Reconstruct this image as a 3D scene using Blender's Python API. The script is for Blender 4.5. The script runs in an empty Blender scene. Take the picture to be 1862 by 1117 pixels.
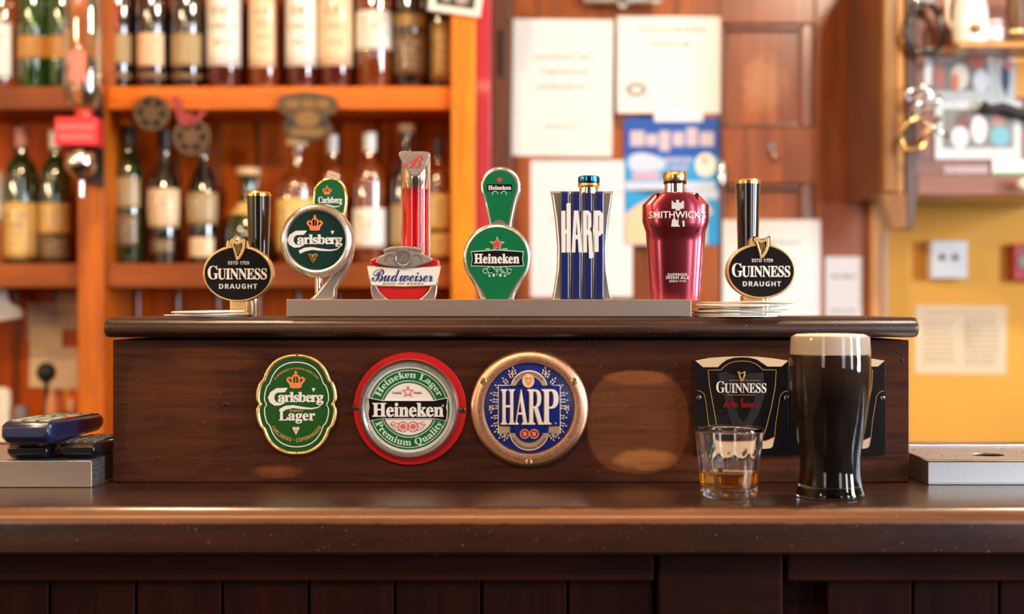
import bpy, bmesh, math, random
from mathutils import Vector, Matrix, Euler
random.seed(7)
PI = math.pi
F = 2586.0                       # focal length in pixels of the 1862 px wide frame
CZ = 1.285                       # camera height
SC = bpy.context.scene
COL = SC.collection
def X(px, d): return (px - 931.0) / F * d
def Z(py, d): return CZ - (py - 558.5) / F * d

# ------------------------------------------------------------------ materials
MATS = {}
def mat(name, col=(.5, .5, .5), rough=.5, metal=0, coat=0, trans=0, ior=1.45, bump=0, bscale=200, emis=0, crough=.05, var=0, vscale=30, spec=.5, rvar=0):
    if name in MATS: return MATS[name]
    m = bpy.data.materials.new(name); m.use_nodes = True
    n = m.node_tree.nodes; l = m.node_tree.links; b = n['Principled BSDF']
    b.inputs['Base Color'].default_value = (*col, 1)
    b.inputs['Roughness'].default_value = rough
    b.inputs['Metallic'].default_value = metal
    b.inputs['Coat Weight'].default_value = coat
    b.inputs['Coat Roughness'].default_value = crough
    b.inputs['Transmission Weight'].default_value = trans
    b.inputs['IOR'].default_value = ior
    b.inputs['Specular IOR Level'].default_value = spec
    if emis:
        b.inputs['Emission Color'].default_value = (*col, 1); b.inputs['Emission Strength'].default_value = emis
    if bump or var or rvar:
        tc = n.new('ShaderNodeTexCoord')
        nz = n.new('ShaderNodeTexNoise'); nz.inputs['Scale'].default_value = bscale; nz.inputs['Detail'].default_value = 4
        l.new(tc.outputs['Object'], nz.inputs['Vector'])
        if bump:
            bp = n.new('ShaderNodeBump'); bp.inputs['Strength'].default_value = bump; bp.inputs['Distance'].default_value = .002
            l.new(nz.outputs['Fac'], bp.inputs['Height']); l.new(bp.outputs['Normal'], b.inputs['Normal'])
        if var:
            n2 = n.new('ShaderNodeTexNoise'); n2.inputs['Scale'].default_value = vscale; n2.inputs['Detail'].default_value = 5
            l.new(tc.outputs['Object'], n2.inputs['Vector'])
            r = n.new('ShaderNodeValToRGB'); r.color_ramp.elements[0].position = .3; r.color_ramp.elements[1].position = .7
            r.color_ramp.elements[0].color = (*[c * (1 - var) for c in col], 1); r.color_ramp.elements[1].color = (*[min(1, c * (1 + var)) for c in col], 1)
            l.new(n2.outputs['Fac'], r.inputs['Fac']); l.new(r.outputs['Color'], b.inputs['Base Color'])
        if rvar:
            mr = n.new('ShaderNodeMapRange'); mr.inputs[1].default_value = .35; mr.inputs[2].default_value = .65
            mr.inputs[3].default_value = max(0, rough - rvar); mr.inputs[4].default_value = min(1, rough + rvar)
            l.new(nz.outputs['Fac'], mr.inputs[0]); l.new(mr.outputs[0], b.inputs['Roughness'])
    MATS[name] = m
    return m

def wood(name, c1, c2, axis='X', scale=14, rough=.4, coat=.3, bump=.25, patches=(), crough=.15, speck=0, spec=.5):
    if name in MATS: return MATS[name]
    m = bpy.data.materials.new(name); m.use_nodes = True
    n = m.node_tree.nodes; l = m.node_tree.links; b = n['Principled BSDF']
    tc = n.new('ShaderNodeTexCoord'); mp = n.new('ShaderNodeMapping')
    s = [scale * 6] * 3; s[{'X': 0, 'Y': 1, 'Z': 2}[axis]] = scale * .45
    mp.inputs['Scale'].default_value = s
    l.new(tc.outputs['Object'], mp.inputs['Vector'])
    nz = n.new('ShaderNodeTexNoise'); nz.inputs['Scale'].default_value = 1; nz.inputs['Detail'].default_value = 8; nz.inputs['Roughness'].default_value = .65; nz.inputs['Distortion'].default_value = .6
    l.new(mp.outputs['Vector'], nz.inputs['Vector'])
    r = n.new('ShaderNodeValToRGB'); r.color_ramp.elements[0].position = .32; r.color_ramp.elements[1].position = .72
    r.color_ramp.elements[0].color = (*c1, 1); r.color_ramp.elements[1].color = (*c2, 1)
    l.new(nz.outputs['Fac'], r.inputs['Fac'])
    big = n.new('ShaderNodeTexNoise'); big.inputs['Scale'].default_value = scale * .5; big.inputs['Detail'].default_value = 3
    l.new(tc.outputs['Object'], big.inputs['Vector'])
    mrb = n.new('ShaderNodeMapRange'); mrb.inputs[1].default_value = .3; mrb.inputs[2].default_value = .7; mrb.inputs[3].default_value = .65; mrb.inputs[4].default_value = 1.3
    l.new(big.outputs['Fac'], mrb.inputs[0])
    mul = n.new('ShaderNodeMix'); mul.data_type = 'RGBA'; mul.blend_type = 'MULTIPLY'; mul.inputs[0].default_value = 1
    l.new(r.outputs['Color'], mul.inputs[6]); l.new(mrb.outputs[0], mul.inputs[7])
    col = mul.outputs[2]
    if patches:
        sep = n.new('ShaderNodeSeparateXYZ'); l.new(tc.outputs['Object'], sep.inputs[0])
        def mth(op, a, bb=None, clamp=False):
            q = n.new('ShaderNodeMath'); q.operation = op; q.use_clamp = clamp
            for i, v in enumerate((a, bb)):
                if v is None: continue
                if isinstance(v, (int, float)): q.inputs[i].default_value = v
                else: l.new(v, q.inputs[i])
            return q.outputs[0]
        ed = n.new('ShaderNodeTexNoise'); ed.inputs['Scale'].default_value = 60; ed.inputs['Detail'].default_value = 5
        l.new(tc.outputs['Object'], ed.inputs['Vector'])
        for (cx, cz, rx, rz, color, amt, soft, p) in patches:
            u = mth('POWER', mth('ABSOLUTE', mth('DIVIDE', mth('SUBTRACT', sep.outputs[0], cx), rx)), p)
            v = mth('POWER', mth('ABSOLUTE', mth('DIVIDE', mth('SUBTRACT', sep.outputs[2], cz), rz)), p)
            dd = mth('SUBTRACT', 1.0, mth('ADD', u, v))
            k = mth('MULTIPLY', mth('ADD', dd, mth('MULTIPLY', mth('SUBTRACT', ed.outputs['Fac'], .5), soft * 1.6)), 1.0 / soft, True)
            k = mth('MULTIPLY', k, mth('MULTIPLY', amt * 1.6, nz.outputs['Fac']), True)
            mx = n.new('ShaderNodeMix'); mx.data_type = 'RGBA'; l.new(k, mx.inputs[0]); l.new(col, mx.inputs[6]); mx.inputs[7].default_value = (*color, 1)
            col = mx.outputs[2]
    if speck:
        sp = n.new('ShaderNodeTexNoise'); sp.inputs['Scale'].default_value = 420; sp.inputs['Detail'].default_value = 2
        l.new(tc.outputs['Object'], sp.inputs['Vector'])
        mr2 = n.new('ShaderNodeMapRange'); mr2.inputs[1].default_value = .70; mr2.inputs[2].default_value = .78; mr2.inputs[3].default_value = 0; mr2.inputs[4].default_value = speck
        l.new(sp.outputs['Fac'], mr2.inputs[0])
        mx = n.new('ShaderNodeMix'); mx.data_type = 'RGBA'; l.new(mr2.outputs[0], mx.inputs[0]); l.new(col, mx.inputs[6]); mx.inputs[7].default_value = (.5, .38, .3, 1)
        col = mx.outputs[2]
    l.new(col, b.inputs['Base Color'])
    b.inputs['Roughness'].default_value = rough; b.inputs['Coat Weight'].default_value = coat; b.inputs['Coat Roughness'].default_value = crough; b.inputs['Specular IOR Level'].default_value = spec
    bp = n.new('ShaderNodeBump'); bp.inputs['Strength'].default_value = bump; bp.inputs['Distance'].default_value = .0015
    l.new(nz.outputs['Fac'], bp.inputs['Height']); l.new(bp.outputs['Normal'], b.inputs['Normal'])
    fb = n.new('ShaderNodeTexNoise'); fb.inputs['Scale'].default_value = 350; l.new(tc.outputs['Object'], fb.inputs['Vector'])
    bp2 = n.new('ShaderNodeBump'); bp2.inputs['Strength'].default_value = bump * .6; bp2.inputs['Distance'].default_value = .0006
    l.new(fb.outputs['Fac'], bp2.inputs['Height']); l.new(bp2.outputs['Normal'], bp.inputs['Normal'])
    MATS[name] = m
    return m

# ------------------------------------------------------------------ mesh helpers
def link(name, me, m, parent=None, loc=(0, 0, 0), smooth=False, bevel=0, seg=2):
    o = bpy.data.objects.new(name, me); COL.objects.link(o); o.location = loc
    if m is not None: me.materials.clear(); me.materials.append(m)
    if smooth:
        for p in me.polygons: p.use_smooth = True
    if parent is not None: o.parent = parent
    if bevel:
        md = o.modifiers.new('bevel', 'BEVEL'); md.width = bevel; md.segments = seg; md.limit_method = 'ANGLE'; md.angle_limit = math.radians(40)
        for p in me.polygons: p.use_smooth = True
        md.harden_normals = True
    return o
def bm_mesh(bm, name='mesh'):
    bmesh.ops.recalc_face_normals(bm, faces=bm.faces[:])
    me = bpy.data.meshes.new(name); bm.to_mesh(me); bm.free(); return me
def add_box(bm, x0, x1, y0, y1, z0, z1):
    v = [bm.verts.new(p) for p in ((x0, y0, z0), (x1, y0, z0), (x1, y1, z0), (x0, y1, z0), (x0, y0, z1), (x1, y0, z1), (x1, y1, z1), (x0, y1, z1))]
    for f in ((0, 1, 2, 3), (7, 6, 5, 4), (0, 4, 5, 1), (1, 5, 6, 2), (2, 6, 7, 3), (3, 7, 4, 0)): bm.faces.new([v[i] for i in f])
def box(name, x0, x1, y0, y1, z0, z1, m, parent=None, bevel=0, loc=(0, 0, 0), seg=2):
    bm = bmesh.new(); add_box(bm, x0, x1, y0, y1, z0, z1)
    return link(name, bm_mesh(bm), m, parent, loc, bevel=bevel, seg=seg)
def boxes(name, lst, m, parent=None, bevel=0, loc=(0, 0, 0)):
    bm = bmesh.new()
    for b in lst: add_box(bm, *b)
    return link(name, bm_mesh(bm), m, parent, loc, bevel=bevel)
def lathe_bm(bm, prof, seg=40, c=(0, 0, 0), axis='Z', mod=None, squash=1):
    rings = []
    for r, h in prof:
        ring = []
        for i in range(seg):
            a = 2 * PI * i / seg
            rr = r * (mod(a, h) if mod else 1)
            if axis == 'Z': p = (c[0] + rr * math.sin(a), c[1] - rr * math.cos(a) * squash, c[2] + h)
            elif axis == 'Y': p = (c[0] + rr * math.sin(a), c[1] - h, c[2] + rr * math.cos(a))
            else: p = (c[0] + h, c[1] + rr * math.sin(a), c[2] + rr * math.cos(a))
            ring.append(bm.verts.new(p))
        rings.append(ring)
    for a, b in zip(rings, rings[1:]):
        for i in range(seg):
            bm.faces.new((a[i], a[(i + 1) % seg], b[(i + 1) % seg], b[i]))
    if prof[0][0] > 1e-6: bm.faces.new(rings[0])
    if prof[-1][0] > 1e-6: bm.faces.new(rings[-1])
    bmesh.ops.remove_doubles(bm, verts=bm.verts[:], dist=1e-7)
def lathe(name, prof, m, parent=None, loc=(0, 0, 0), seg=40, axis='Z', mod=None, c=(0, 0, 0), sharp=35, squash=1):
    bm = bmesh.new(); lathe_bm(bm, prof, seg, c, axis, mod, squash)
    me = bm_mesh(bm)
    for p in me.polygons: p.use_smooth = True
    me.set_sharp_from_angle(angle=math.radians(sharp))
    return link(name, me, m, parent, loc)
def shell(name, prof, m, parent=None, loc=(0, 0, 0), seg=48, mod=None):
    """a closed band: last profile point joins the first"""
    return lathe_open(name, prof + [prof[0]], m, parent, loc, seg, mod)
def lathe_open(name, prof, m, parent=None, loc=(0, 0, 0), seg=48, mod=None):
    bm = bmesh.new(); rings = []
    for r, h in prof:
        rings.append([bm.verts.new((r * (mod(2 * PI * i / seg, h) if mod else 1) * math.sin(2 * PI * i / seg), -r * (mod(2 * PI * i / seg, h) if mod else 1) * math.cos(2 * PI * i / seg), h)) for i in range(seg)])
    for a, b in zip(rings, rings[1:]):
        for i in range(seg): bm.faces.new((a[i], a[(i + 1) % seg], b[(i + 1) % seg], b[i]))
    bmesh.ops.remove_doubles(bm, verts=bm.verts[:], dist=1e-6)
    me = bm_mesh(bm)
    for p in me.polygons: p.use_smooth = True
    me.set_sharp_from_angle(angle=math.radians(40))
    return link(name, me, m, parent, loc)
def tube_bm(bm, pts, r, seg=10, closed=False, rads=None):
    P = [Vector(p) for p in pts]; n = len(P); rings = []
    up = Vector((0, 0, 1)); prev = None
    for i in range(n):
        if closed: t = (P[(i + 1) % n] - P[i - 1]).normalized()
        else: t = (P[min(i + 1, n - 1)] - P[max(i - 1, 0)]).normalized()
        if prev is None:
            a = t.cross(Vector((0, 1, 0)))
            if a.length < .1: a = t.cross(Vector((1, 0, 0)))
            a.normalize()
        else:
            a = (prev - t * prev.dot(t)).normalized()
        prev = a; b = t.cross(a)
        rr = rads[i] if rads else r
        rings.append([bm.verts.new(P[i] + (a * math.cos(2 * PI * k / seg) + b * math.sin(2 * PI * k / seg)) * rr) for k in range(seg)])
    rng = range(n) if closed else range(n - 1)
    for i in rng:
        a, b = rings[i], rings[(i + 1) % n]
        for k in range(seg): bm.faces.new((a[k], a[(k + 1) % seg], b[(k + 1) % seg], b[k]))
    if not closed: bm.faces.new(rings[0]); bm.faces.new(rings[-1])
def tube(name, pts, r, m, parent=None, loc=(0, 0, 0), seg=10, closed=False, rads=None):
    bm = bmesh.new(); tube_bm(bm, pts, r, seg, closed, rads)
    return link(name, bm_mesh(bm), m, parent, loc, smooth=True)
def smooth_loop(pts, n=6):
    out = []; N = len(pts)
    for i in range(N):
        p0, p1, p2, p3 = pts[i - 1], pts[i], pts[(i + 1) % N], pts[(i + 2) % N]
        for k in range(n):
            t = k / n
            out.append(tuple(.5 * (2 * p1[j] + (p2[j] - p0[j]) * t + (2 * p0[j] - 5 * p1[j] + 4 * p2[j] - p3[j]) * t * t + (3 * p1[j] - p0[j] - 3 * p2[j] + p3[j]) * t ** 3) for j in (0, 1)))
    return out
def ell(cx, cy, rx, ry=None, n=64, a0=0):
    ry = rx if ry is None else ry
    return [(cx + rx * math.cos(a0 + 2 * PI * i / n), cy + ry * math.sin(a0 + 2 * PI * i / n)) for i in range(n)]
def rect(x0, y0, x1, y1): return [(x0, y0), (x1, y0), (x1, y1), (x0, y1)]
def star(cx, cy, r, k=.4, n=5):
    return [(cx + (r if i % 2 == 0 else r * k) * math.sin(PI * i / n), cy - (r if i % 2 == 0 else r * k) * math.cos(PI * i / n)) for i in range(2 * n)]
def stroke(pts, w):
    """polyline with width(s) -> closed outline (2D)"""
    n = len(pts); L = []; R = []
    for i in range(n):
        a = pts[max(0, i - 1)]; b = pts[min(n - 1, i + 1)]
        dx, dy = b[0] - a[0], b[1] - a[1]; d = math.hypot(dx, dy) or 1
        ww = (w[i] if isinstance(w, (list, tuple)) else w) / 2
        L.append((pts[i][0] - dy / d * ww, pts[i][1] + dx / d * ww)); R.append((pts[i][0] + dy / d * ww, pts[i][1] - dx / d * ww))
    return L + R[::-1]
def arc(cx, cy, r, a0, a1, n=24, ry=None):
    """angles in degrees, 0 = right, 90 = up in the picture"""
    ry = ry or r
    return [(cx + r * math.cos(math.radians(a0 + (a1 - a0) * i / n)), cy - ry * math.sin(math.radians(a0 + (a1 - a0) * i / n))) for i in range(n + 1)]
def curve_mesh(paths, thick, bevel=0, res=2):
    """paths in metres (x right, z up) -> solid facing -Y, front face at y=0"""
    cu = bpy.data.curves.new('c', 'CURVE'); cu.dimensions = '2D'; cu.fill_mode = 'BOTH'
    cu.extrude = max(1e-5, thick / 2 - bevel)
    cu.bevel_depth = bevel; cu.bevel_resolution = res; cu.offset = -bevel
    for p in paths:
        s = cu.splines.new('POLY'); s.points.add(len(p) - 1); s.use_cyclic_u = True
        for q, v in zip(s.points, p): q.co = (v[0], v[1], 0, 1)
    o = bpy.data.objects.new('c', cu); me = bpy.data.meshes.new_from_object(o)
    bpy.data.objects.remove(o); bpy.data.curves.remove(cu)
    for v in me.vertices: x, y, z = v.co; v.co = (x, thick / 2 - z, y)
    me.update(); return me
SERIF_U = 0x1D400; 
def bolds(s, up=0x1D400, lo=0x1D41A, dg=0x1D7CE):
    return ''.join(chr(up + ord(c) - 65) if 'A' <= c <= 'Z' else chr(lo + ord(c) - 97) if 'a' <= c <= 'z' else chr(dg + ord(c) - 48) if c.isdigit() else c for c in s)
def script(s): return bolds(s, 0x1D4D0, 0x1D4EA)
def bital(s): return bolds(s, 0x1D468, 0x1D482)
def sans(s): return bolds(s, 0x1D5D4, 0x1D5EE, 0x1D7EC)
def text_mesh(body, w, h, thick=.0004, bold=0, space=1, fit='both', res=3, shear=0):
    """letters as a solid w x h metres, centred, facing -Y (front y=0)"""
    cu = bpy.data.curves.new('t', 'FONT'); cu.body = body; cu.size = 1; cu.space_character = space; cu.resolution_u = res; cu.offset = bold; cu.shear = shear
    cu.extrude = .5
    o = bpy.data.objects.new('t', cu); me = bpy.data.meshes.new_from_object(o)
    bpy.data.objects.remove(o); bpy.data.curves.remove(cu)
    xs = [v.co.x for v in me.vertices]; ys = [v.co.y for v in me.vertices]
    sx = w / (max(xs) - min(xs)); sy = h / (max(ys) - min(ys)); cx = (max(xs) + min(xs)) / 2; cy = (max(ys) + min(ys)) / 2
    for v in me.vertices:
        x, y, z = v.co; v.co = ((x - cx) * sx, thick / 2 - z * thick, (y - cy) * sy)
    me.update(); return me

def tag(o, label=None, cat=None, group=None, kind=None):
    if label: o['label'] = label
    if cat: o['category'] = cat
    if group: o['group'] = group
    if kind: o['kind'] = kind
    return o

class Thing:
    """an Empty at the thing's base with parts; coordinates of parts are measured in photo pixels at the thing's depth"""
    def __init__(s, name, label, cat, cx, cy, d, group=None, kind=None):
        s.d = d; s.s = d / F; s.cx = cx; s.cy = cy
        s.o = bpy.data.objects.new(name, None); COL.objects.link(s.o); s.o.empty_display_size = .02
        s.o.location = (X(cx, d), d, Z(cy, d)); tag(s.o, label, cat, group, kind)
    def P(s, p): return ((p[0] - s.cx) * s.s, -(p[1] - s.cy) * s.s)
    def flat(s, name, paths, m, front=0, thick=.001, bevel=0, parent=None, sm=False, fn=None):
        if isinstance(paths[0][0], (int, float)): paths = [paths]
        me = curve_mesh([[s.P(p) for p in q] for q in paths], thick, bevel)
        for v in me.vertices: v.co.y -= front
        if fn:
            for v in me.vertices: v.co = fn(v.co)
        o = link(name, me, m, parent or s.o)
        if bevel or sm:
            for p in me.polygons: p.use_smooth = True
            me.set_sharp_from_angle(angle=math.radians(30))
        return o
    def text(s, body, cx, cy, w, h, m, front=0, thick=.0004, bold=0, space=1, arc=None, up=True, name='lettering', parent=None, shear=0, fn=None, res=3):
        me = text_mesh(body, w * s.s, h * s.s, thick, bold, space, shear=shear, res=res)
        ox, oz = s.P((cx, cy))
        for v in me.vertices:
            x, y, z = v.co
            if arc:
                R = arc * s.s
                if up: a = x / R; q = (math.sin(a) * (R + z), math.cos(a) * (R + z))
                else: a = x / R; q = (math.sin(a) * (R - z), -math.cos(a) * (R - z))
                v.co = (q[0] + ox, y - front, q[1] + oz)
            else: v.co = (x + ox, y - front, z + oz)
            if fn: v.co = fn(v.co)
        return link(name, me, m, parent or s.o)
    def disc(s, name, prof, cx, cy, m, parent=None, seg=72, sharp=35):
        """turned about the viewing axis; prof = [(radius px, forward m)]"""
        ox, oz = s.P((cx, cy))
        return lathe(name, [(r * s.s, h) for r, h in prof], m, parent or s.o, seg=seg, axis='Y', c=(ox, 0, oz), sharp=sharp)
    def turn(s, name, prof, cx, m, parent=None, back=0, seg=40, sharp=35, mod=None, squash=1):
        """turned about the vertical; prof = [(radius px, y px)]"""
        return lathe(name, [(r * s.s, -(y - s.cy) * s.s) for r, y in prof], m, parent or s.o, seg=seg, c=((cx - s.cx) * s.s, back, 0), sharp=sharp, mod=mod, squash=squash)
    def box(s, name, x0, y0, x1, y1, m, front=0, thick=.01, bevel=0, parent=None):
        a = s.P((x0, y1)); b = s.P((x1, y0))
        return box(name, a[0], b[0], -front, -front + thick, a[1], b[1], m, parent or s.o, bevel)
    def tube(s, name, pts, r, m, parent=None, seg=10, closed=False):
        """pts = (px, py, forward m)"""
        return tube(name, [(s.P(p)[0], -p[2], s.P(p)[1]) for p in pts], r * s.s, m, parent or s.o, seg=seg, closed=closed)

# ------------------------------------------------------------------ palette
RZ = 1.10      # counter height
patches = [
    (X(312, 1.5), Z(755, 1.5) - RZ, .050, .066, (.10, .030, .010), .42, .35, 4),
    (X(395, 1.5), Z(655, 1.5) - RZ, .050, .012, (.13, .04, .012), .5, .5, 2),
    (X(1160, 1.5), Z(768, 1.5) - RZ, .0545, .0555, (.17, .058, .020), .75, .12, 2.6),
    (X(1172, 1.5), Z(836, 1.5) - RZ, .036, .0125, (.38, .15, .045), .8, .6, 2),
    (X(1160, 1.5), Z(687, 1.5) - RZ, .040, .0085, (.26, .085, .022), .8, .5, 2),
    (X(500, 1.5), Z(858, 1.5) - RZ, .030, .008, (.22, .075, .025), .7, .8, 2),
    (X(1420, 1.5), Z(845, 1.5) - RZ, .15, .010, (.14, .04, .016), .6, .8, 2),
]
STEELD = mat('dull steel', (.34, .27, .22), .42, 1, bump=.02, bscale=700, rvar=.06)
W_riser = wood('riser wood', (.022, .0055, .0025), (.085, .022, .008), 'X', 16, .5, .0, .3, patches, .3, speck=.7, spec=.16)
W_ledge = wood('ledge wood', (.016, .0045, .0025), (.062, .016, .007), 'X', 16, .38, .2, .3, (), .25, speck=.6, spec=.35)
W_count = wood('counter wood', (.012, .0034, .0016), (.048, .0125, .0048), 'X', 9, .40, .9, .05, ((0, RZ - .0085, 3.0, .0072, (.28, .10, .034), .75, .5, 2),), .24, speck=.4, spec=.2)  # lighter band along the rounded edge paints its highlight into the colour
W_front = wood('bar front wood', (.006, .001, .0006), (.022, .0036, .0018), 'Z', 9, .6, 0, .2, (), .3, spec=.10)
W_rail = wood('bar rail wood', (.008, .002, .001), (.028, .0065, .003), 'X', 9, .6, 0, .2, (), .3, spec=.10)
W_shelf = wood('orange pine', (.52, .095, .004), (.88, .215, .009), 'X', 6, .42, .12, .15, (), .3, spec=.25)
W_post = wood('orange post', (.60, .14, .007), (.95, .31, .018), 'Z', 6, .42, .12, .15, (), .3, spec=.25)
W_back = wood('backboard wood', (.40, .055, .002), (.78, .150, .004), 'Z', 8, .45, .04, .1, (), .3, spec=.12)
W_shade = wood('shaded shelf pine', (.22, .045, .005), (.38, .085, .009), 'X', 6, .42, .12, .15, (), .3, spec=.25)  # darker copy of the shelf pine, shade put into its colour
W_door = wood('door wood', (.13, .026, .004), (.50, .125, .018), 'Z', 4, .36, .25, .1, ((X(1392, 3.2) - X(1255, 3.2), Z(150, 3.2), .055, .075, (.60, .27, .12), .8, .9, 2), (X(1500, 3.2) - X(1255, 3.2), Z(330, 3.2), .06, .16, (.34, .11, .06), .7, .9, 2), (X(1350, 3.2) - X(1255, 3.2), Z(400, 3.2), .07, .05, (.62, .20, .03), .7, .9, 2)), .25, spec=.4)
W_frame = wood('frame wood', (.11, .035, .014), (.20, .070, .03), 'Z', 6, .38, .4, .1, (), .3)
W_gold = wood('golden wood', (.42, .16, .018), (.66, .29, .04), 'Z', 6, .38, .4, .1, (), .3)
W_gold2 = wood('dull golden wood', (.20, .075, .008), (.36, .15, .018), 'Z', 6, .38, .3, .1, (), .3, spec=.3)
W_board = wood('red brown board', (.20, .055, .025), (.32, .095, .045), 'X', 6, .38, .5, .1, (), .22)
STEEL = mat('brushed steel', (.44, .37, .32), .42, 1, bump=.012, bscale=900, rvar=.04)
STEELW = mat('worn steel', (.56, .56, .57), .38, 1, bump=.03, bscale=500, rvar=.1)
CHROME = mat('chrome', (.82, .82, .82), .12, 1)
SILVER = mat('satin silver', (.66, .64, .62), .28, 1)
PEWTER = mat('pewter', (.40, .36, .34), .42, 1, bump=.2, bscale=600)
GOLD = mat('gold', (.86, .58, .20), .22, 1)
GOLDS = mat('satin gold', (.80, .56, .26), .38, 1, bump=.1, bscale=600)
GOLDP = mat('gold print', (.62, .38, .12), .38, .3)
COPPER = mat('copper brass', (.80, .45, .28), .36, 1, bump=.03, bscale=800, rvar=.08, var=.15, vscale=30)
BLACKG = mat('gloss black', (.006, .006, .007), .18, coat=1, crough=.03)
BLACK = mat('black plastic', (.012, .012, .013), .38)
GREEND = mat('dark green enamel', (.003, .035, .030), .25, coat=1, crough=.03)
GREEN = mat('green enamel', (.004, .13, .040), .28, coat=1, crough=.04)
GREENM = mat('green metallic', (.008, .30, .11), .28, metal=.6, coat=1, crough=.04)
GREENP = mat('plaque green', (.010, .085, .012), .3, coat=1, crough=.05)
WHITE = mat('white enamel', (.80, .79, .77), .35, coat=.5)
WHITEG = mat('grey white print', (.62, .62, .66), .4)
MINT = mat('mint line', (.50, .72, .55), .4)
RED = mat('red enamel', (.55, .010, .012), .35, coat=.4)
REDP = mat('red print', (.62, .05, .04), .4)
PINK = mat('pink red print', (.65, .14, .14), .5)
ORANGE = mat('orange print', (.80, .22, .08), .4)
BLUE = mat('blue enamel', (.006, .022, .20), .25, coat=1, crough=.03)
NAVY = mat('navy enamel', (.003, .010, .105), .35, coat=.5, crough=.1)
CREAM = mat('cream print', (.72, .55, .34), .4)
BROWNP = mat('brown print', (.28, .13, .09), .5)
GREYH = mat('charcoal print', (.022, .023, .028), .35)
PAPER = mat('paper', (.86, .83, .79), .8)
PAPERW = mat('white paper', (.86, .85, .86), .8)
CARD = mat('beer mat card', (.80, .70, .56), .8)
CARDW = mat('white card', (.85, .85, .84), .7)
INK = mat('faded ink', (.42, .42, .38), .8)
GLASS = mat('clear glass', (1, 1, 1), .0, trans=1, ior=1.47)
CRIM = mat('crimson metal', (.46, .060, .095), .24, metal=1, coat=.6, crough=.08)

# ------------------------------------------------------------------ room shell
def struct(o): o['kind'] = 'structure'; return o
PLASTER = mat('cream plaster', (.34, .25, .15), .9, bump=.1, bscale=60)
YELLOW = mat('yellow wall paint', (.84, .42, .065), .75, bump=.08, bscale=50, var=.06, vscale=3)
struct(box('floor', -3, 3, -3, 3.4, -.1, 0, wood('floor wood', (.06, .025, .012), (.14, .06, .03), 'Y', 4, .5, .2)))
struct(box('ceiling', -3, 3, -3, 3.4, 2.8, 2.9, PLASTER))
struct(box('wall_back', -3, 3, 3.25, 3.4, 0, 2.8, YELLOW))
struct(box('wall_left', -3.1, -3, -3, 3.4, 0, 2.8, PLASTER))
def holed_wall(name, axis, lo, hi, a, b, holes):
    """a wall lo..hi thick, running a..b, with window openings (u0,u1,z0,z1)"""
    bm = bmesh.new()
    def ab(u0, u1, z0, z1):
        if u1 - u0 < 1e-4 or z1 - z0 < 1e-4: return
        if axis == 'X': add_box(bm, lo, hi, u0, u1, z0, z1)
        else: add_box(bm, u0, u1, lo, hi, z0, z1)
    u = a
    for (u0, u1, z0, z1) in sorted(holes):
        ab(u, u0, 0, 2.8); ab(u0, u1, 0, z0); ab(u0, u1, z1, 2.8); u = u1
    ab(u, b, 0, 2.8)
    return struct(link(name, bm_mesh(bm), PLASTER if axis == 'X' else DARKW))
DARKW = wood('dark wainscot', (.05, .018, .009), (.09, .034, .016), 'Z', 4, .6, .0, .1)
WIN_R = [(-1.15, -.6, 1.0, 2.45), (.3, .95, 1.0, 2.45)]
holed_wall('wall_right', 'X', 3, 3.1, -3, 3.4, WIN_R)
WIN_F = [(-2.85, -1.95, 1.0, 2.5), (1.95, 2.85, 1.0, 2.5)]
holed_wall('wall_front', 'Y', -3.1, -3, -3.1, 3.1, WIN_F)
WFR = mat('painted window frame', (.7, .66, .58), .5)
def window(name, axis, at, h):
    u0, u1, z0, z1 = h; t = .05
    ls = [(u0, u1, z0, z0 + t), (u0, u1, z1 - t, z1), (u0, u0 + t, z0, z1), (u1 - t, u1, z0, z1)]
    bm = bmesh.new()
    for a, b, c, d in ls:
        if axis == 'X': add_box(bm, at, at + .05, a, b, c, d)
        else: add_box(bm, a, b, at - .05, at, c, d)
    struct(link(name, bm_mesh(bm), WFR))
window('window_1', 'X', 3.04, WIN_R[1]); window('window_4', 'X', 3.04, WIN_R[0]); window('window_2', 'Y', -3.02, WIN_F[0]); window('window_3', 'Y', -3.02, WIN_F[1])

# ------------------------------------------------------------------ bar counter
bar = bpy.data.objects.new('bar_counter', None); COL.objects.link(bar); bar.location = (0, 1.33, 0)
tag(bar, 'dark varnished wooden bar counter with rounded front edge and grooved boards below', 'bar counter')
def extrude_x(name, prof, x0, x1, m, parent, loc=(0, 0, 0), round_end=0):
    bm = bmesh.new()
    N = len(prof)
    cy = max(p[0] for p in prof)
    secs = [(x0, 0), (x1, 0)]
    if round_end:
        secs = [(x0, round_end), (x0 + round_end * .3, round_end * .35), (x0 + round_end, 0), (x1 - round_end, 0), (x1 - round_end * .3, round_end * .35), (x1, round_end)]
    mz = (max(p[1] for p in prof) + min(p[1] for p in prof)) / 2
    R = []
    for x, ins in secs:
        R.append([bm.verts.new((x, min(p[0] + ins, cy), p[1] + (mz - p[1]) * ins * 25)) for p in prof])
    for a, b in zip(R, R[1:]):
        for i in range(N): bm.faces.new((a[i], a[(i + 1) % N], b[(i + 1) % N], b[i]))
    bm.faces.new(R[0]); bm.faces.new(R[-1])
    me = bm_mesh(bm)
    for p in me.polygons: p.use_smooth = True
    me.set_sharp_from_angle(angle=math.radians(28))
    return link(name, me, m, parent, loc)
nose = [(1.326 - .016 * math.sin(a), RZ - .016 + .016 * math.cos(a)) for a in [i * PI / 2 / 10 for i in range(11)]]
prof = [(1.95, RZ)] + nose + [(1.31, RZ - .041), (1.313, RZ - .044), (1.36, RZ - .044), (1.95, RZ - .044)]
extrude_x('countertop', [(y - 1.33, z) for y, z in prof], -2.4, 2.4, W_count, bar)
yr = 1.333
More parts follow.
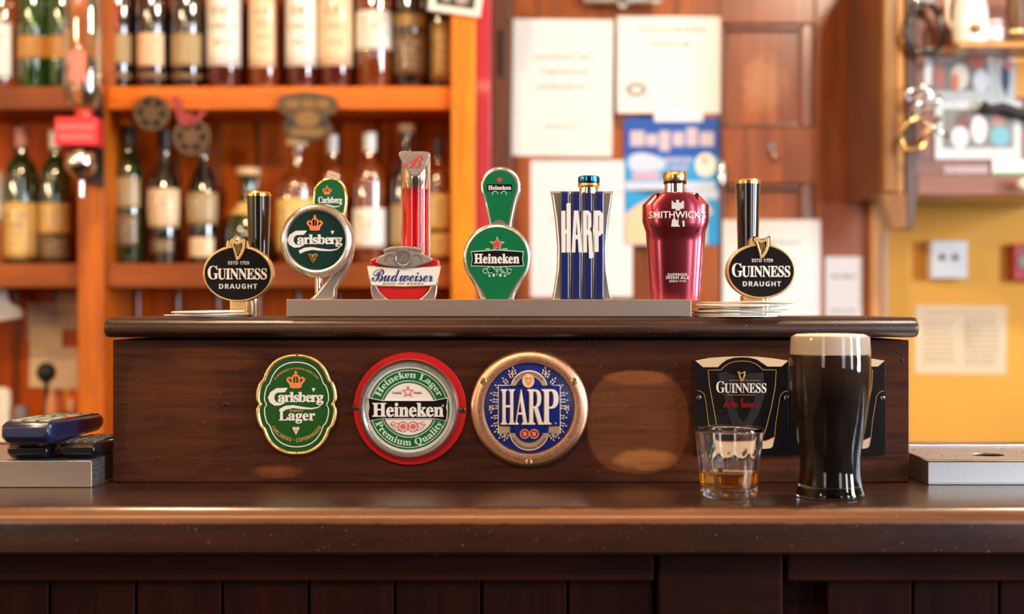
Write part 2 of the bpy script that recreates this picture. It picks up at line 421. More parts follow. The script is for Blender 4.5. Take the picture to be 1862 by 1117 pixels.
for (a, b) in ((-2.4, X(1189, yr)), (X(1432, yr), 2.4)):
    box('rail', a, b, yr - 1.33, .06, Z(1058, yr), RZ - .044, W_rail, bar, .002)
# grooved boards
bl = []
gx = X(90, 1.34); pitch = X(247, 1.34) - gx
k = -14
while gx + k * pitch < 2.4:
    a = gx + k * pitch; b = a + pitch
    if not (a < X(1425, 1.34) and b > X(1195, 1.34)): bl.append((a + .0012, b - .0012, .010, .03, .05, Z(1058, yr) + .003))
    k += 1
boxes('panelling', bl, W_front, bar, .0015)
box('access_panel', X(1197, 1.332), X(1424, 1.332), .002, .03, .05, RZ - .0455, W_rail, bar, .003)
box('backing', -2.4, 2.4, .03, .05, 0, RZ - .044, W_front, bar)

# ------------------------------------------------------------------ riser on the counter
ris = bpy.data.objects.new('wooden_riser', None); COL.objects.link(ris); ris.location = (0, 1.5, RZ)
tag(ris, 'long dark wooden riser box on the counter carrying the badges and the moulded ledge', 'riser')
rx0, rx1 = X(205, 1.5), X(1653, 1.5)
rtop = Z(618.5, 1.5) - RZ
box('front_panel', rx0, rx1, 0, .018, 0, rtop, W_riser, ris, .0012)
box('side_panel', rx0, rx0 + .018, .0185, .25, 0, rtop, W_riser, ris, .001)
box('side_panel', rx1 - .018, rx1, .0185, .25, 0, rtop, W_riser, ris, .001)
lt = Z(577, 1.485) - RZ; lb = Z(613.5, 1.49) - RZ
lp = [(.27, lt), (-.011, lt), (-.0135, lt - .001), (-.0145, lt - .0035), (-.0175, lt - .0048), (-.0205, lt - .008), (-.0215, lt - .012), (-.0205, lt - .016), (-.017, lt - .0195), (-.012, lb), (.27, lb)]
extrude_x('ledge', lp, X(189, 1.485), X(1671, 1.485), W_ledge, ris, round_end=.006)
box('back_rail', rx0 + .02, rx1 - .02, .232, .25, 0, lb, W_riser, ris)
nail = bmesh.new()
for (px, py, r) in ((412, 735, 4), (226, 733, 3), (1640, 655, 3), (1632, 640, 2)):
    lathe_bm(nail, [(0, .0005), (r * .0006, .0002), (r * .0006, -.001)], 10, (X(px, 1.5), 0, Z(py, 1.5) - RZ), 'Y')
link('nail_head', bm_mesh(nail), BLACK, ris, smooth=True)

# ------------------------------------------------------------------ steel plinth on the ledge
t = Thing('steel_plinth', 'long flat steel plinth on the ledge carrying five of the beer taps', 'metal stand', 890, 577, 1.49)
t.o.location.z = RZ + lt
s149 = 1.49 / F; x0 = (521 - 890) * s149; x1 = (1257 - 890) * s149; zt = 32 * s149 + .0002
box('front_face', x0, x1, 0, .0015, .0006, zt, STEEL, t.o, .0006)
box('top_plate', x0, x1, .0016, .20, zt - .0015, zt, STEEL, t.o, .0004)
box('end_plate', x1 - .0015, x1, .0016, .20, .0006, zt - .0016, STEEL, t.o, .0004)
box('end_plate', x0, x0 + .0015, .0016, .20, .0006, zt - .0016, STEEL, t.o, .0004)
PLZ = t.o.location.z + zt      # top of the plinth
LZ = RZ + lt                   # top of the ledge

# ------------------------------------------------------------------ emblem shapes (unit, y down like the photo)
def place(paths, cx, cy, w, h): return [[(cx + p[0] * w, cy + p[1] * h) for p in q] for q in paths]
HARP_OUT = smooth_loop([(-.5, -.33), (-.46, -.47), (-.28, -.5), (-.05, -.38), (.18, -.40), (.38, -.5), (.5, -.46), (.49, -.15), (.40, .12), (.22, .38), (.06, .5), (-.08, .49), (-.16, .25), (-.27, -.02), (-.38, -.25)], 4)
HARP_IN = smooth_loop([(-.24, -.28), (-.02, -.22), (.28, -.30), (.30, -.1), (.16, .18), (.02, .32), (-.08, .12)], 4)
def harp(cx, cy, w, h): return place([HARP_OUT, HARP_IN], cx, cy, w, h)
def strings(cx, cy, w, h):
    return [stroke([(cx + (x + .02) * w, cy - .30 * h), (cx + x * w, cy + e * h)], w * .035) for x, e in ((-.13, .0), (-.03, .2), (.07, .2), (.17, .05))]
CROWN = [(-.5, .0), (-.42, -.12), (-.3, -.16), (-.2, -.10), (-.18, -.22), (-.08, -.28), (-.05, -.36), (-.1, -.42), (-.03, -.44), (-.03, -.5), (.03, -.5), (.03, -.44), (.1, -.42), (.05, -.36), (.08, -.28), (.18, -.22), (.2, -.10), (.3, -.16), (.42, -.12), (.5, .0), (.46, .1), (.32, .3), (.3, .46), (.15, .5), (-.15, .5), (-.3, .46), (-.32, .3), (-.46, .1)]
CROWN_H = [[(-.38, 0), (-.28, -.06), (-.2, .06), (-.24, .2)], [(-.12, -.12), (-.02, -.2), (-.02, .2), (-.14, .18)], [(.12, -.12), (.02, -.2), (.02, .2), (.14, .18)], [(.38, 0), (.28, -.06), (.2, .06), (.24, .2)]]
def crown(cx, cy, w, h): return place([CROWN] + CROWN_H, cx, cy, w, h)
def hop(cx, cy, r): return [smooth_loop([(cx - r, cy - r * .9), (cx - r * .1, cy - r), (cx - r * .05, cy - r * .1), (cx - r * .6, cy + r * .1)], 3), smooth_loop([(cx + r, cy - r * .9), (cx + r * .1, cy - r), (cx + r * .05, cy - r * .1), (cx + r * .6, cy + r * .1)], 3), smooth_loop([(cx - r * .45, cy + .15 * r), (cx + r * .45, cy + .15 * r), (cx + r * .25, cy + r * .8), (cx, cy + r * 1.1), (cx - r * .25, cy + r * .8)], 3)]
def big_C(x, y, w, h):
    """large initial C: x,y = top left, w,h = size"""
    pts = [(1.0, 0), (.42, .02), (.12, .25), (.0, .55), (.10, .82), (.34, 1.0), (.62, .98), (.86, .84), (.80, .78), (.60, .84), (.42, .80), (.32, .62), (.34, .40), (.46, .27), (.84, .25)]
    return [(x + p[0] * w, y + p[1] * h) for p in pts]
def carlsberg_logo(t, x0, x1, ymid, h, m, front, swoosh=True):
    """C + arlsberg + the swoosh under it; x0..x1 and letter height in px"""
    W = x1 - x0
    t.flat('initial_letter', big_C(x0, ymid - h * .80, W * .36, h * 1.55), m, front, .0006)
    t.text(bolds('arlsberg'), x0 + W * .59, ymid + h * .12, W * .82, h * 1.12, m, front + .0001, .0006, bold=.018, space=.86)
    t.flat('hop_leaf', hop(x0 + W * .82, ymid - h * .62, h * .15), m, front, .0006)
    if swoosh:
        y = ymid + h * .92
        c = [(x0 + W * .22, y + h * .24), (x0 + W * .32, y), (x0 + W * .45, y - h * .10), (x0 + W * .62, y + h * .02), (x0 + W * .78, y + h * .08), (x0 + W * .90, y - h * .02), (x0 + W * .95, y - h * .22)]
        t.flat('swoosh', stroke(c, [h * .30, h * .34, h * .26, h * .2, h * .13, h * .09, h * .07]), m, front, .0006)

# ------------------------------------------------------------------ GUINNESS taps
def guinness_tap(cx, cy, rx, ry, hx0, hx1, hbot, htop, basex, label, d=1.586, lean=0):
    t = Thing('beer_tap', label, 'beer tap', cx, 577, d, 'black oval stout taps')
    t.o.location.z = LZ
    t.cy = 558.5 + (CZ - LZ) / d * F
    R = rx
    def outline(k=0):
        pts = []
        for i in range(80):
            a = -PI / 2 + 2 * PI * i / 80
            x = cx + (rx + k) * math.cos(a); y = cy + (ry + k) * math.sin(a)
            pts.append((x, y))
        bump = [(cx + 21, cy - ry * .93), (cx + 17, cy - ry - 8 - k), (cx + 10, cy - ry - 10 - k), (cx - 1, cy - ry - 7 - k), (cx - 12, cy - ry - 12 - k), (cx - 20, cy - ry - 7 - k), (cx - 22, cy - ry * .92)]
        out = [p for p in pts if not (abs(p[0] - cx) < 21 + k * .4 and p[1] < cy)]
        # insert the bump at the top
        right = [p for p in out if p[0] > cx]; 
        i0 = next(i for i, p in enumerate(out) if p[0] > cx)
        out = out[i0:] + out[:i0]
        rot = sorted(out, key=lambda p: (math.atan2(p[1] - cy, p[0] - cx) + PI / 2) % (2 * PI))
        return rot + bump[::-1] if k >= 0 else rot
    t.flat('badge_rim', outline(1.5), GOLDS, .004, .016, .0012, sm=True)
    face = sorted(ell(cx, cy + .5, rx - 2.2, ry - 2.2, 72), key=lambda p: p[0] * 0)
    t.flat('badge_face', face, BLACKG, .0046, .002)
    t.flat('emblem_ground', place([HARP_OUT], cx, cy - ry + 6, 32, 40), BLACKG, .0050, .002)
    t.flat('harp_emblem', harp(cx, cy - ry + 7, 28, 38), GOLDS, .0068, .0035, .0006)
    t.flat('harp_strings', strings(cx, cy - ry + 8, 27, 37), GOLDP, .0055, .001)
    f = .0051
    t.text(sans('ESTD 1759'), cx + 2, cy - 19, 38, 6.2, WHITEG, f)
    t.text(bolds('G'), cx - rx * .715, cy - 1.5, 19.5, 25, WHITE, f)
    t.text(bolds('UINNESS'), cx + 8.5, cy + 1, rx * 1.44, 20.5, WHITE, f, bold=.01, space=.92)
    t.text(sans('DRAUGHT'), cx + 1, cy + 23.5, 69, 9, WHITEG, f, space=1.15)
    # handle
    h = t.turn('handle', [(0, hbot), (hx1 * .82, hbot), (hx1, htop + 10), (hx1, htop + 9.5), (0, htop + 9)], hx0, BLACKG, back=.026, seg=48)
    t.turn('handle_cap', [(0, htop + 9.6), (hx1 * 1.02, htop + 9.5), (hx1 * 1.03, htop + 4), (hx1 * .9, htop + .8), (hx1 * .5, htop), (0, htop)], hx0, GOLD, back=.026, seg=48)
    # post under the badge
    b0, b1, b2 = basex
    t.box('gold_post', b0, cy + ry - 6, b1, t.cy, GOLDS, -.004, .022, .002)
    t.turn('spout_column', [(0, t.cy), (b2, t.cy), (b2, cy + ry - 4), (b2 * 1.2, cy + ry - 6), (b2 * 1.2, cy + ry - 14), (0, cy + ry - 14)], b1 + b2 * .8, CHROME, back=.02)
    t.disc('lever_mount', [(0, -.0125), (17, -.0125), (17, -.03), (0, -.03)], cx, cy, BLACK)
    if lean:
        for o in t.o.children:
            if o.name.startswith('handle'): o.rotation_euler.y = math.radians(lean)
    return t
guinness_tap(433.5, 497.5, 62, 50, 463, 22, 470, 345, (416, 449, 9), 'black oval stout tap behind the small pile of mats, with a gold-capped black handle', lean=0)
guinness_tap(1383, 493, 61, 49, 1367, 22.5, 470, 322, (1352, 1391, 8), 'black oval stout tap behind the large pile of mats, upright gold-capped handle')

# ------------------------------------------------------------------ CARLSBERG tap
d = 1.56
def plinth_thing(name, label, cat, cx, d, group=None):
    t = Thing(name, label, cat, cx, 545, d, group); t.o.location.z = PLZ; t.cy = 558.5 + (CZ - PLZ) / d * F; return t
t = plinth_thing('beer_tap', 'round dark green lager tap with silver ring and curving silver tail', 'beer tap', 577, d)
tl = Thing.__new__(Thing); tl.__dict__.update(t.__dict__)
lev = [(567, 430), (567, 350), (570, 337), (578, 328), (590, 322), (604, 321), (615, 325), (624, 336), (628, 352), (628, 372), (622, 400), (612, 430)]
t.flat('lever_rim', smooth_loop(lev, 3), GOLD, -.012, .012, .002, sm=True)
lin = [(571, 428), (571, 352), (577, 335), (590, 326), (604, 325), (614, 329), (620, 340), (623, 355), (622, 372), (616, 400), (606, 428)]
lf = t.flat('lever_face', smooth_loop(lin, 3), GREEN, -.0115, .002)
t.flat('crown', crown(592, 344, 18, 17), ORANGE, -.0108, .0006, parent=lf)
t.text(bolds('Carlsberg'), 598, 364, 44, 15, WHITE, -.0108, .0006, bold=.02, space=.86, parent=lf)
t.flat('swoosh', stroke([(582, 374), (592, 372), (604, 375), (616, 374)], [2, 4, 3, 1]), WHITE, -.0108, .0006, parent=lf)
t.flat('tail', [smooth_loop([(640, 420), (644, 445), (638, 478), (625, 503), (612, 524), (606, 546), (564, 546), (575, 532), (592, 510), (606, 492), (618, 474), (626, 448)], 5)], SILVER, -.001, .012, .003, sm=True)
t.disc('badge_ring', [(52, .006), (54, .010), (57, .0105), (62, .009), (66, .005), (67.5, .000), (67, -.006), (60, -.010), (40, -.010), (40, .0)], 577, 438.5, SILVER, seg=96)
t.disc('badge_face', [(0, .0066), (54.5, .0066), (54.5, .002), (0, .002)], 575, 438, GREEND, seg=96)
t.text(sans('BY APPOINTMENT TO THE ROYAL DANISH COURT'), 577, 438.5, 200, 6, PEWTER, .0100, .0010, arc=57.5)
t.text(sans('COPENHAGEN PROBABLY THE BEST'), 577, 438.5, 130, 6, PEWTER, .0100, .0010, arc=62.5, up=False)
t.flat('crown', crown(574, 406, 30, 29), ORANGE, .0085, .0022, .0004)
carlsberg_logo(t, 524, 624, 436, 20, WHITE, .0072)
t.flat('gold_hop_leaf', hop(571, 471, 8), GOLD, .0085, .0018, .0004)
t.turn('pole', [(0, t.cy), (7, t.cy), (7, 490), (0, 490)], 577, CHROME, back=.010)
t.turn('base_flange', [(0, t.cy), (13, t.cy), (13, t.cy - 3), (7, t.cy - 5), (0, t.cy - 5)], 577, CHROME, back=.010)

# ------------------------------------------------------------------ BUDWEISER tap
t = plinth_thing('beer_tap', 'tap with translucent red tube handle, silver crest and white banner', 'beer tap', 736, d)
TUBER = mat('red translucent resin', (.95, .012, .025), .06, trans=.75, ior=1.46)
TUBEC = mat('clear acrylic', (1, .97, .95), .03, trans=1, ior=1.3)
t.turn('tube_shell', [(27, 470), (27.3, 281), (25.8, 281), (25.5, 470), (27, 470)], 754, TUBEC, back=.018, seg=56)
t.turn('red_core', [(0, 470), (23.5, 470), (24, 342), (0, 340)], 753, TUBER, back=.018, seg=56)
cu = t.turn('core_collar', [(0, 352), (17, 350), (21, 338), (24, 322), (24, 290), (0, 290)], 754, CHROME, back=.018)
fp = smooth_loop([(727, 279), (754, 277), (781, 279), (780, 292), (774, 306), (762, 320), (752, 322), (743, 314), (733, 298)], 5)
t.flat('cap_plate', fp, PEWTER, .010, .006, .001, sm=True)
t.text(script('B'), 754, 296, 34, 24, REDP, .0104, .0005)
t.disc('lever_mount', [(0, .010), (26, .010), (26, -.018), (0, -.018)], 736, 500, PEWTER)
# badge
body = [(674, 474), (686, 468), (786, 468), (799, 474), (800, 492), (792, 546), (682, 546), (673, 492)]
t.flat('badge_body', body, RED, .012, .016, .002, sm=True)
t.flat('silver_wing', smooth_loop([(676, 518), (686, 520), (692, 530), (702, 540), (708, 547), (682, 547)], 4), SILVER, .0145, .006, .0012, sm=True)
t.flat('silver_wing', smooth_loop([(796, 518), (786, 520), (780, 530), (770, 540), (762, 547), (790, 547)], 4), SILVER, .0145, .006, .0012, sm=True)
ban = [(671, 485), (690, 487), (736, 489), (782, 487), (802, 485), (798, 504), (794, 519), (736, 521), (678, 519), (674, 504)]
t.flat('banner_rim', [(p[0] + (1.5 if p[0] > 736 else -1.5 if p[0] < 736 else 0), p[1] + (1.6 if p[1] > 505 else -1.6)) for p in ban], GOLD, .015, .005, .0005)
t.flat('banner', ban, WHITE, .0158, .002)
BUDB = mat('navy script', (.01, .03, .16), .4)
t.text(script('Budweiser'), 734, 501.5, 110, 23, BUDB, .0163, .0006, space=.92)
t.text(bital('KING OF BEERS'), 735, 516.5, 74, 3.6, BROWNP, .0162, .0005, space=1.2)
cr = smooth_loop([(686, 478), (692, 468), (701, 463), (700, 456), (712, 451), (736, 449), (762, 451), (772, 456), (770, 462), (780, 467), (788, 474), (778, 480), (764, 484), (750, 488), (736, 489), (718, 486), (700, 484)], 4)
c = t.flat('crest', cr, PEWTER, .019, .006, .0012, sm=True)
t.disc('medallion', [(0, .0205), (12, .0205), (13, .022), (16, .022), (17, .019), (17, .018), (0, .018)], 735.5, 471, SILVER, parent=c)
t.flat('scrollwork', [stroke(arc(712, 474, 9, 200, 20), 2), stroke(arc(760, 474, 9, 160, -20), 2), stroke([(703, 458), (736, 454), (768, 458)], 2.5)], SILVER, .0198, .001, parent=c)
t.text(script('AB'), 735.5, 471, 16, 14, PEWTER, .0209, .0006, parent=c)
t.turn('pole', [(0, t.cy), (12, t.cy), (12, 500), (0, 500)], 736, CHROME, back=.012)

# ------------------------------------------------------------------ HEINEKEN tap
t = plinth_thing('beer_tap', 'bright green teardrop lager tap with a keyhole-shaped green lever above', 'beer tap', 904, d)
def tear(cx, cy, r, ybot, wb, k=0, up=True, n=40):
    """circle with a waist running down to half-width wb at ybot"""
    pts = [(cx + (r + k) * math.cos(a), cy - (r + k) * math.sin(a)) for a in [math.radians(-28 + 236 * i / n) for i in range(n + 1)]]
    xl, yl = pts[-1]
    q = []
    H = ybot - yl
    for u in (.2, .4, .6, .8, 1):
        q.append((cx - ((cx - xl) * (1 - u) ** 1.25 + (wb + k) * (1 - (1 - u) ** 1.25)) , yl + H * u))
    return pts + q + [(2 * cx - a, b) for a, b in q[::-1]]
t.flat('lever_rim', tear(910, 339, 36, 425, 18, 1.5), SILVER, -.008, .014, .003, sm=True)
lf = t.flat('lever_face', tear(909, 339, 30, 425, 12), GREENM, -.0075, .002)
t.flat('star', star(908, 326, 7), REDP, -.007, .0006, parent=lf)
t.flat('banner', rect(886, 334, 931, 347), BLACKG, -.0071, .0006, parent=lf)
t.text(bolds('Heineken'), 908.5, 340.5, 42, 8, WHITE, -.0068, .0005, bold=.02, parent=lf)
t.flat('leaf_scroll', [stroke(arc(900, 352, 5, 200, 0, 8), 1.2), stroke(arc(916, 352, 5, 180, -20, 8), 1.2)], MINT, -.007, .0005, parent=lf)
t.flat('badge_rim', tear(904, 469, 60, 547, 28, 2), SILVER, .006, .018, .0035, sm=True)
t.flat('badge_face', tear(904, 469, 55, 547, 19), GREENM, .0066, .003)
t.flat('star_outline', star(904, 445, 14.5, .42), MINT, .0072, .0008)
t.flat('star', star(904, 445, 11.5, .42), REDP, .0077, .0008)
t.flat('small_dash', [rect(883, 452.5, 891, 454), rect(914, 452.5, 923, 454)], MINT, .007, .0005)
bp = [(858, 459), (904, 456), (951, 459), (949, 470), (951, 483), (904, 484.5), (858, 483), (860, 470)]
t.flat('banner_edge', [(904 + (p[0] - 904) * 1.035, 470.5 + (p[1] - 470.5) * 1.12) for p in bp], MINT, .0071, .0008)
t.flat('banner', bp, BLACKG, .0076, .0008)
t.text(bolds('Heineken'), 903.5, 471, 82, 18, WHITE, .0082, .0008, bold=.022)
sw = []
for sgn in (-1, 1):
    sw += [stroke(arc(904 + sgn * 12, 491, 6, 0, 300, 14), 1.2), stroke(arc(904 + sgn * 22, 493, 4, 0, 320, 12), 1.2), stroke([(904 + sgn * 4, 487), (904 + sgn * 14, 497), (904 + sgn * 22, 500)], 1.2)]
    sw += [ell(904 + sgn * 6, 501, 2.4, 3, 10), ell(904 + sgn * 14, 502, 2, 2, 10)]
sw += [stroke([(898, 486), (904, 496), (910, 486)], 1.3), stroke([(904, 486), (904, 502)], 1.2)]
t.flat('leaf_scroll', sw, MINT, .0072, .0006)
t.turn('pole', [(0, t.cy), (11, t.cy), (11, 480), (0, 480)], 904, CHROME, back=.016)
t.disc('lever_mount', [(0, -.006), (16, -.006), (16, -.024), (0, -.024)], 907, 415, SILVER)

# ------------------------------------------------------------------ HARP tap
t = plinth_thing('beer_tap', 'tall square-shouldered navy tap with four blue columns and tall white letters', 'beer tap', 1058, d)
L = [(1002, 348), (1004, 360), (1010, 400), (1014, 450), (1013, 490), (1007, 530), (1003, 547)]
Rr = [(2 * 1058.5 - x, y) for x, y in L]
t.flat('silver_body', L + Rr[::-1], SILVER, .002, .020, .002, sm=True)
cols = [(1018, 1034.8), (1038.2, 1055.8), (1059.2, 1076.8), (1080.2, 1097.5)]
for a, b in cols: t.box('blue_column', a, 349, b, t.cy + .5, NAVY, .0075, .009, .0022)
rm = bmesh.new()
for x in (1036.5, 1057.5, 1078.5):
    tube_bm(rm, [((x - t.cx) * t.s, -.0062, -(546 - t.cy) * t.s), ((x - t.cx) * t.s, -.0062, -(350 - t.cy) * t.s)], 1.5 * t.s, 10)
link('silver_rod', bm_mesh(rm), SILVER, t.o, smooth=True)
def tall(name, paths): return t.flat(name, paths, WHITE, .0086, .0045, .0002)
# tall narrow letters, drawn to shape
H_ = [(1020, 384), (1028, 384), (1028, 417), (1030, 417), (1030, 371), (1037, 371), (1037, 460), (1037, 460), (1036, 459.5), (1036, 460), (1036, 460)]
def bar_(x0, y0, x1, y1): return [(x0, y0), (x1, y0), (x1, y1), (x0, y1)]
letters = []
letters.append([[(1020, 385), (1027.5, 384), (1027.5, 418), (1029.5, 418), (1029.5, 371), (1037, 370), (1037, 460), (1029.5, 460), (1029.5, 426), (1028, 426), (1028, 460), (1020.5, 460)]])
letters.append([[(1043, 384), (1051, 384), (1058.5, 460), (1051.5, 460), (1050, 436), (1046, 436), (1045.5, 460), (1038.8, 460)], [(1046.4, 428), (1049.4, 428), (1048, 402)]])
letters.append([[(1059.5, 384), (1069, 384), (1074, 389), (1074.5, 412), (1071.5, 418), (1075, 424), (1077.5, 470), (1070.5, 471), (1068.5, 428), (1066.5, 428), (1066.5, 460), (1059.5, 460)], [(1066.5, 392), (1068, 392), (1068, 418), (1066.5, 418)]])
letters.append([[(1079, 384), (1090, 384), (1095.5, 390), (1095.5, 424), (1090, 430), (1087.5, 430), (1087.5, 459), (1080, 459)], [(1087, 393), (1088.5, 393), (1088.5, 421), (1087, 421)]])
for q in letters: tall('lettering', q)
t.turn('top_neck', [(0, 352), (17, 352), (17, 341), (0, 341)], 1071, CHROME, back=.002)
t.turn('top_knob', [(0, 341.5), (18, 341.5), (20, 338), (19.5, 334), (0, 334)], 1071, GOLD, back=.002)
t.turn('blue_cap', [(0, 334), (19, 334), (20, 330), (19.5, 322), (16, 320), (0, 320)], 1071, mat('blue anodised', (.03, .20, .48), .15, metal=1), back=.002)

# ------------------------------------------------------------------ SMITHWICK tap
t = plinth_thing('beer_tap', 'shiny crimson metal ale tap shaped like a broad-shouldered bottle', 'beer tap', 1228, d)
# horizontal sections (half width px, half depth m) up the body, each an eight-sided lens
def lens_body(name, secs, m, cx, n=24, ystart=0):
    bm = bmesh.new(); R = []
    for y, w, dep in secs:
        ring = []
        for i in range(n):
            a = 2 * PI * i / n; c_, s_ = math.cos(a), math.sin(a)
            e = .62
            x = math.copysign(abs(c_) ** e, c_) * w * t.s; yy = math.copysign(abs(s_) ** 1.0, s_) * dep
            ring.append(bm.verts.new(((cx - t.cx) * t.s + x, yy, -(y - t.cy) * t.s)))
        R.append(ring)
    for a, b in zip(R, R[1:]):
        for i in range(n): bm.faces.new((a[i], a[(i + 1) % n], b[(i + 1) % n], b[i]))
    bm.faces.new(R[0]); bm.faces.new(R[-1])
    me = bm_mesh(bm)
    for p in me.polygons: p.use_smooth = True
    me.set_sharp_from_angle(angle=math.radians(22))
    return link(name, me, m, t.o)
lens_body('body', [(547, 45, .0135), (500, 48.5, .0145), (440, 53, .0160), (424.5, 54, .0163), (421, 54.5, .0172), (404, 60.5, .0175), (373, 60.5, .0175), (355, 43, .0165), (352, 40, .0150), (350.5, 30, .012)], CRIM, 1228.5, 48)
def lensY(px, wmax, dep): 
    u = min(.999, abs(px) / wmax); c_ = u ** (1 / .62); return dep * math.sqrt(max(0, 1 - c_ * c_))
def onlens(v, wmax=60.5 * d / F, dep=.0175):
    u = min(.98, abs(v[0]) / wmax); c_ = u ** (1 / .62)
    return (v[0], v[1] - dep * math.sqrt(max(0, 1 - c_ * c_)), v[2])
t.text('SMITHWICK\u2019S', 1229, 392.5, 103, 12.5, WHITE, .0013, .0008, bold=.012, fn=onlens)
t.flat('crest', [[(1218, 368), (1221, 368), (1221, 371), (1226, 371), (1226, 366), (1231, 366), (1231, 371), (1236, 371), (1236, 368), (1240, 368), (1240, 381), (1233, 382), (1233, 385), (1225, 385), (1225, 382), (1218, 382)]], WHITEG, .0012, .0010, fn=onlens)
t.flat('squirrel_emblem', [[(1217, 414), (1219, 401), (1224, 399), (1227, 404), (1230, 399), (1230, 410), (1233, 414)], [(1237, 404), (1241, 403), (1241, 414), (1238, 414)]], WHITEG, .0012, .0010, fn=onlens)
on2 = lambda v: onlens(v, 49 * d / F, .0148)
for b, y, w, h in (('SUPERIOR', 500, 36, 4.5), ('IRISH ALE', 505.5, 42, 5.5), ('SINCE 1710', 512, 30, 3.5)):
    t.text(sans(b), 1229, y, w, h, WHITEG, .0006, .0010, fn=on2)
t.flat('shoulder_groove', [stroke([(1170, 404), (1190, 420), (1190, 424)], 1.6), stroke([(1287, 404), (1267, 420), (1267, 424)], 1.6)], BLACK, .0006, .001, fn=onlens)
t.flat('shoulder_tab', [rect(1191, 353, 1196, 366)], CRIM, .014, .004); t.flat('shoulder_tab', [rect(1262, 353, 1267, 366)], CRIM, .014, .004)
t.turn('neck', [(0, 354), (19, 354), (18.5, 334), (0, 334)], 1227.5, CHROME, back=.001)
t.turn('neck_ring', [(0, 335), (20.5, 335), (21.5, 332), (20.5, 329), (0, 329)], 1227.5, BLACKG, back=.001)
t.turn('cap', [(0, 329.5), (20.5, 329.5), (21.5, 324), (21.5, 317), (20, 313), (17, 312), (0, 312)], 1227.5, GOLD, back=.001)

# ------------------------------------------------------------------ badges on the riser
d = 1.5
# Carlsberg plaque
t = Thing('beer_plaque', 'green lager plaque with gold scalloped rim, the one with a crown', 'plaque', 540, 735.5, d, 'badges screwed to the riser')
half = [(0, -410), (95, -398), (180, -355), (240, -285), (275, -205), (300, -178), (322, -110), (326, -40), (308, 0)]
half = half + [(x, -y) for x, y in half[-2::-1]]
full = half + [(-x, y) for x, y in half[-2:0:-1]]
K = .22556
def pl(k): return smooth_loop([(540 + x * K * k, 735.5 + y * K * (1 - (1 - k) * .8)) for x, y in full], 5)
t.flat('gold_rim', [pl(1.0), pl(.90)], GOLDS, .005, .005, .0022, sm=True)
t.flat('green_face', pl(.92), GREENP, .0028, .0026)
t.flat('white_border', [pl(.80), pl(.775)], WHITE, .0032, .0005)
t.flat('crown', crown(538.5, 690, 35, 32), ORANGE, .0033, .0006)
carlsberg_logo(t, 488, 589, 722, 21, WHITE, .0034)
t.text(sans('Export'), 540, 747, 24, 6, GOLDP, .0036)
t.text(bolds('Lager'), 541, 758, 66, 24, WHITE, .0037, .0006, bold=.015)
t.flat('hop_leaf', hop(539, 783, 6.5), CREAM, .0034, .0005)
t.text(sans('CARLSBERG \u2022 COPENHAGEN'), 539.5, 750, 104, 7, GOLDP, .0033, arc=50, up=False)
t.text(sans('BY APPOINTMENT TO THE ROYAL DANISH COURT'), 540, 720, 92, 3.5, GOLDP, .0033, arc=50)
for y in (645.5, 824.5): t.disc('rivet', [(0, .0062), (1.6, .006), (2.2, .005), (2.2, .002), (0, .002)], 541, y, GOLD, seg=14)

# Heineken round badge
t = Thing('beer_badge', 'round green and white lager badge with silver bezel on red disc', 'badge', 746, 743, d, 'badges screwed to the riser')
t.disc('red_backing', [(0, .004), (101, .004), (102.5, .003), (102.5, 0), (0, 0)], 746, 743, RED, seg=96)
cx, cy = 744.5, 743
t.disc('silver_bezel', [(91, .003), (91, .006), (89.5, .0095), (86.5, .012), (83, .0118), (79.5, .0095), (78, .0065), (78, .003)], cx, cy, mat('bezel silver', (.80, .78, .80), .26, 1), seg=96)
t.disc('white_face', [(0, .0066), (79, .0066), (79, .004), (0, .004)], cx, cy, WHITE, seg=96)
t.flat('green_ring', [ell(cx, cy, 73.5), ell(cx, cy, 52)], GREEN, .0072, .0006)
t.flat('mint_line', [ell(cx, cy, 70.5), ell(cx, cy, 69.3)], WHITE, .0076, .0004)
t.flat('green_circle', [ell(cx, cy, 50), ell(cx, cy, 47.5)], GREEN, .0072, .0006)
t.text(bolds('Heineken Lager'), cx, cy, 142, 15.5, MINT, .0078, .0008, arc=60.5, bold=.01)
t.text(bolds('Premium Quality'), cx, cy, 146, 16, MINT, .0078, .0008, arc=62, up=False, bold=.01)
t.flat('star_outline', [star(743, 712, 11.5, .42), star(743, 712, 8.2, .40)], PINK, .0072, .0006)
t.text('TRADE', 723, 714, 17, 4.2, BROWNP, .0071); t.text('MARK', 761, 714, 15, 4.2, BROWNP, .0071)
t.flat('medal', [ell(734, 775, 9.5, n=32), ell(734, 775, 8, n=32), ell(734, 775, 5, n=24)], PINK, .0072, .0006)
t.flat('medal', [ell(752, 775, 9.5, n=32), ell(752, 775, 8, n=32), ell(752, 775, 5, n=24)], PINK, .0072, .0006)
fl = []
for sg in (-1, 1): fl += [stroke(arc(743 + sg * 20, 772, 4, 0, 300, 10), 1), stroke(arc(743 + sg * 27, 769, 3, 30, 330, 10), 1), stroke([(743 + sg * 12, 782), (743 + sg * 24, 780), (743 + sg * 32, 770)], 1)]
t.flat('filigree', fl, PINK, .0072, .0006)
def bann(k): return [(743.5 + x * (1 + k * .012), 743.5 + y * (1 + k * .04)) for x, y in ((-72, -20), (-46, -15), (46, -15), (70, -20), (70, -14), (68, -4), (70, 5), (68, 20), (46, 16), (-46, 16), (-70, 20), (-72, 8), (-70, -4))]
t.flat('banner_edge', bann(2.2), WHITE, .0079, .0010)
t.flat('banner', bann(0), BLACKG, .0084, .0010)
t.text(bolds('Heineken'), 743, 744.5, 129, 26, WHITE, .0094, .0010, bold=.018, space=.96)
t.text('\u00ae', 806, 737, 4.5, 4.5, WHITE, .0092)
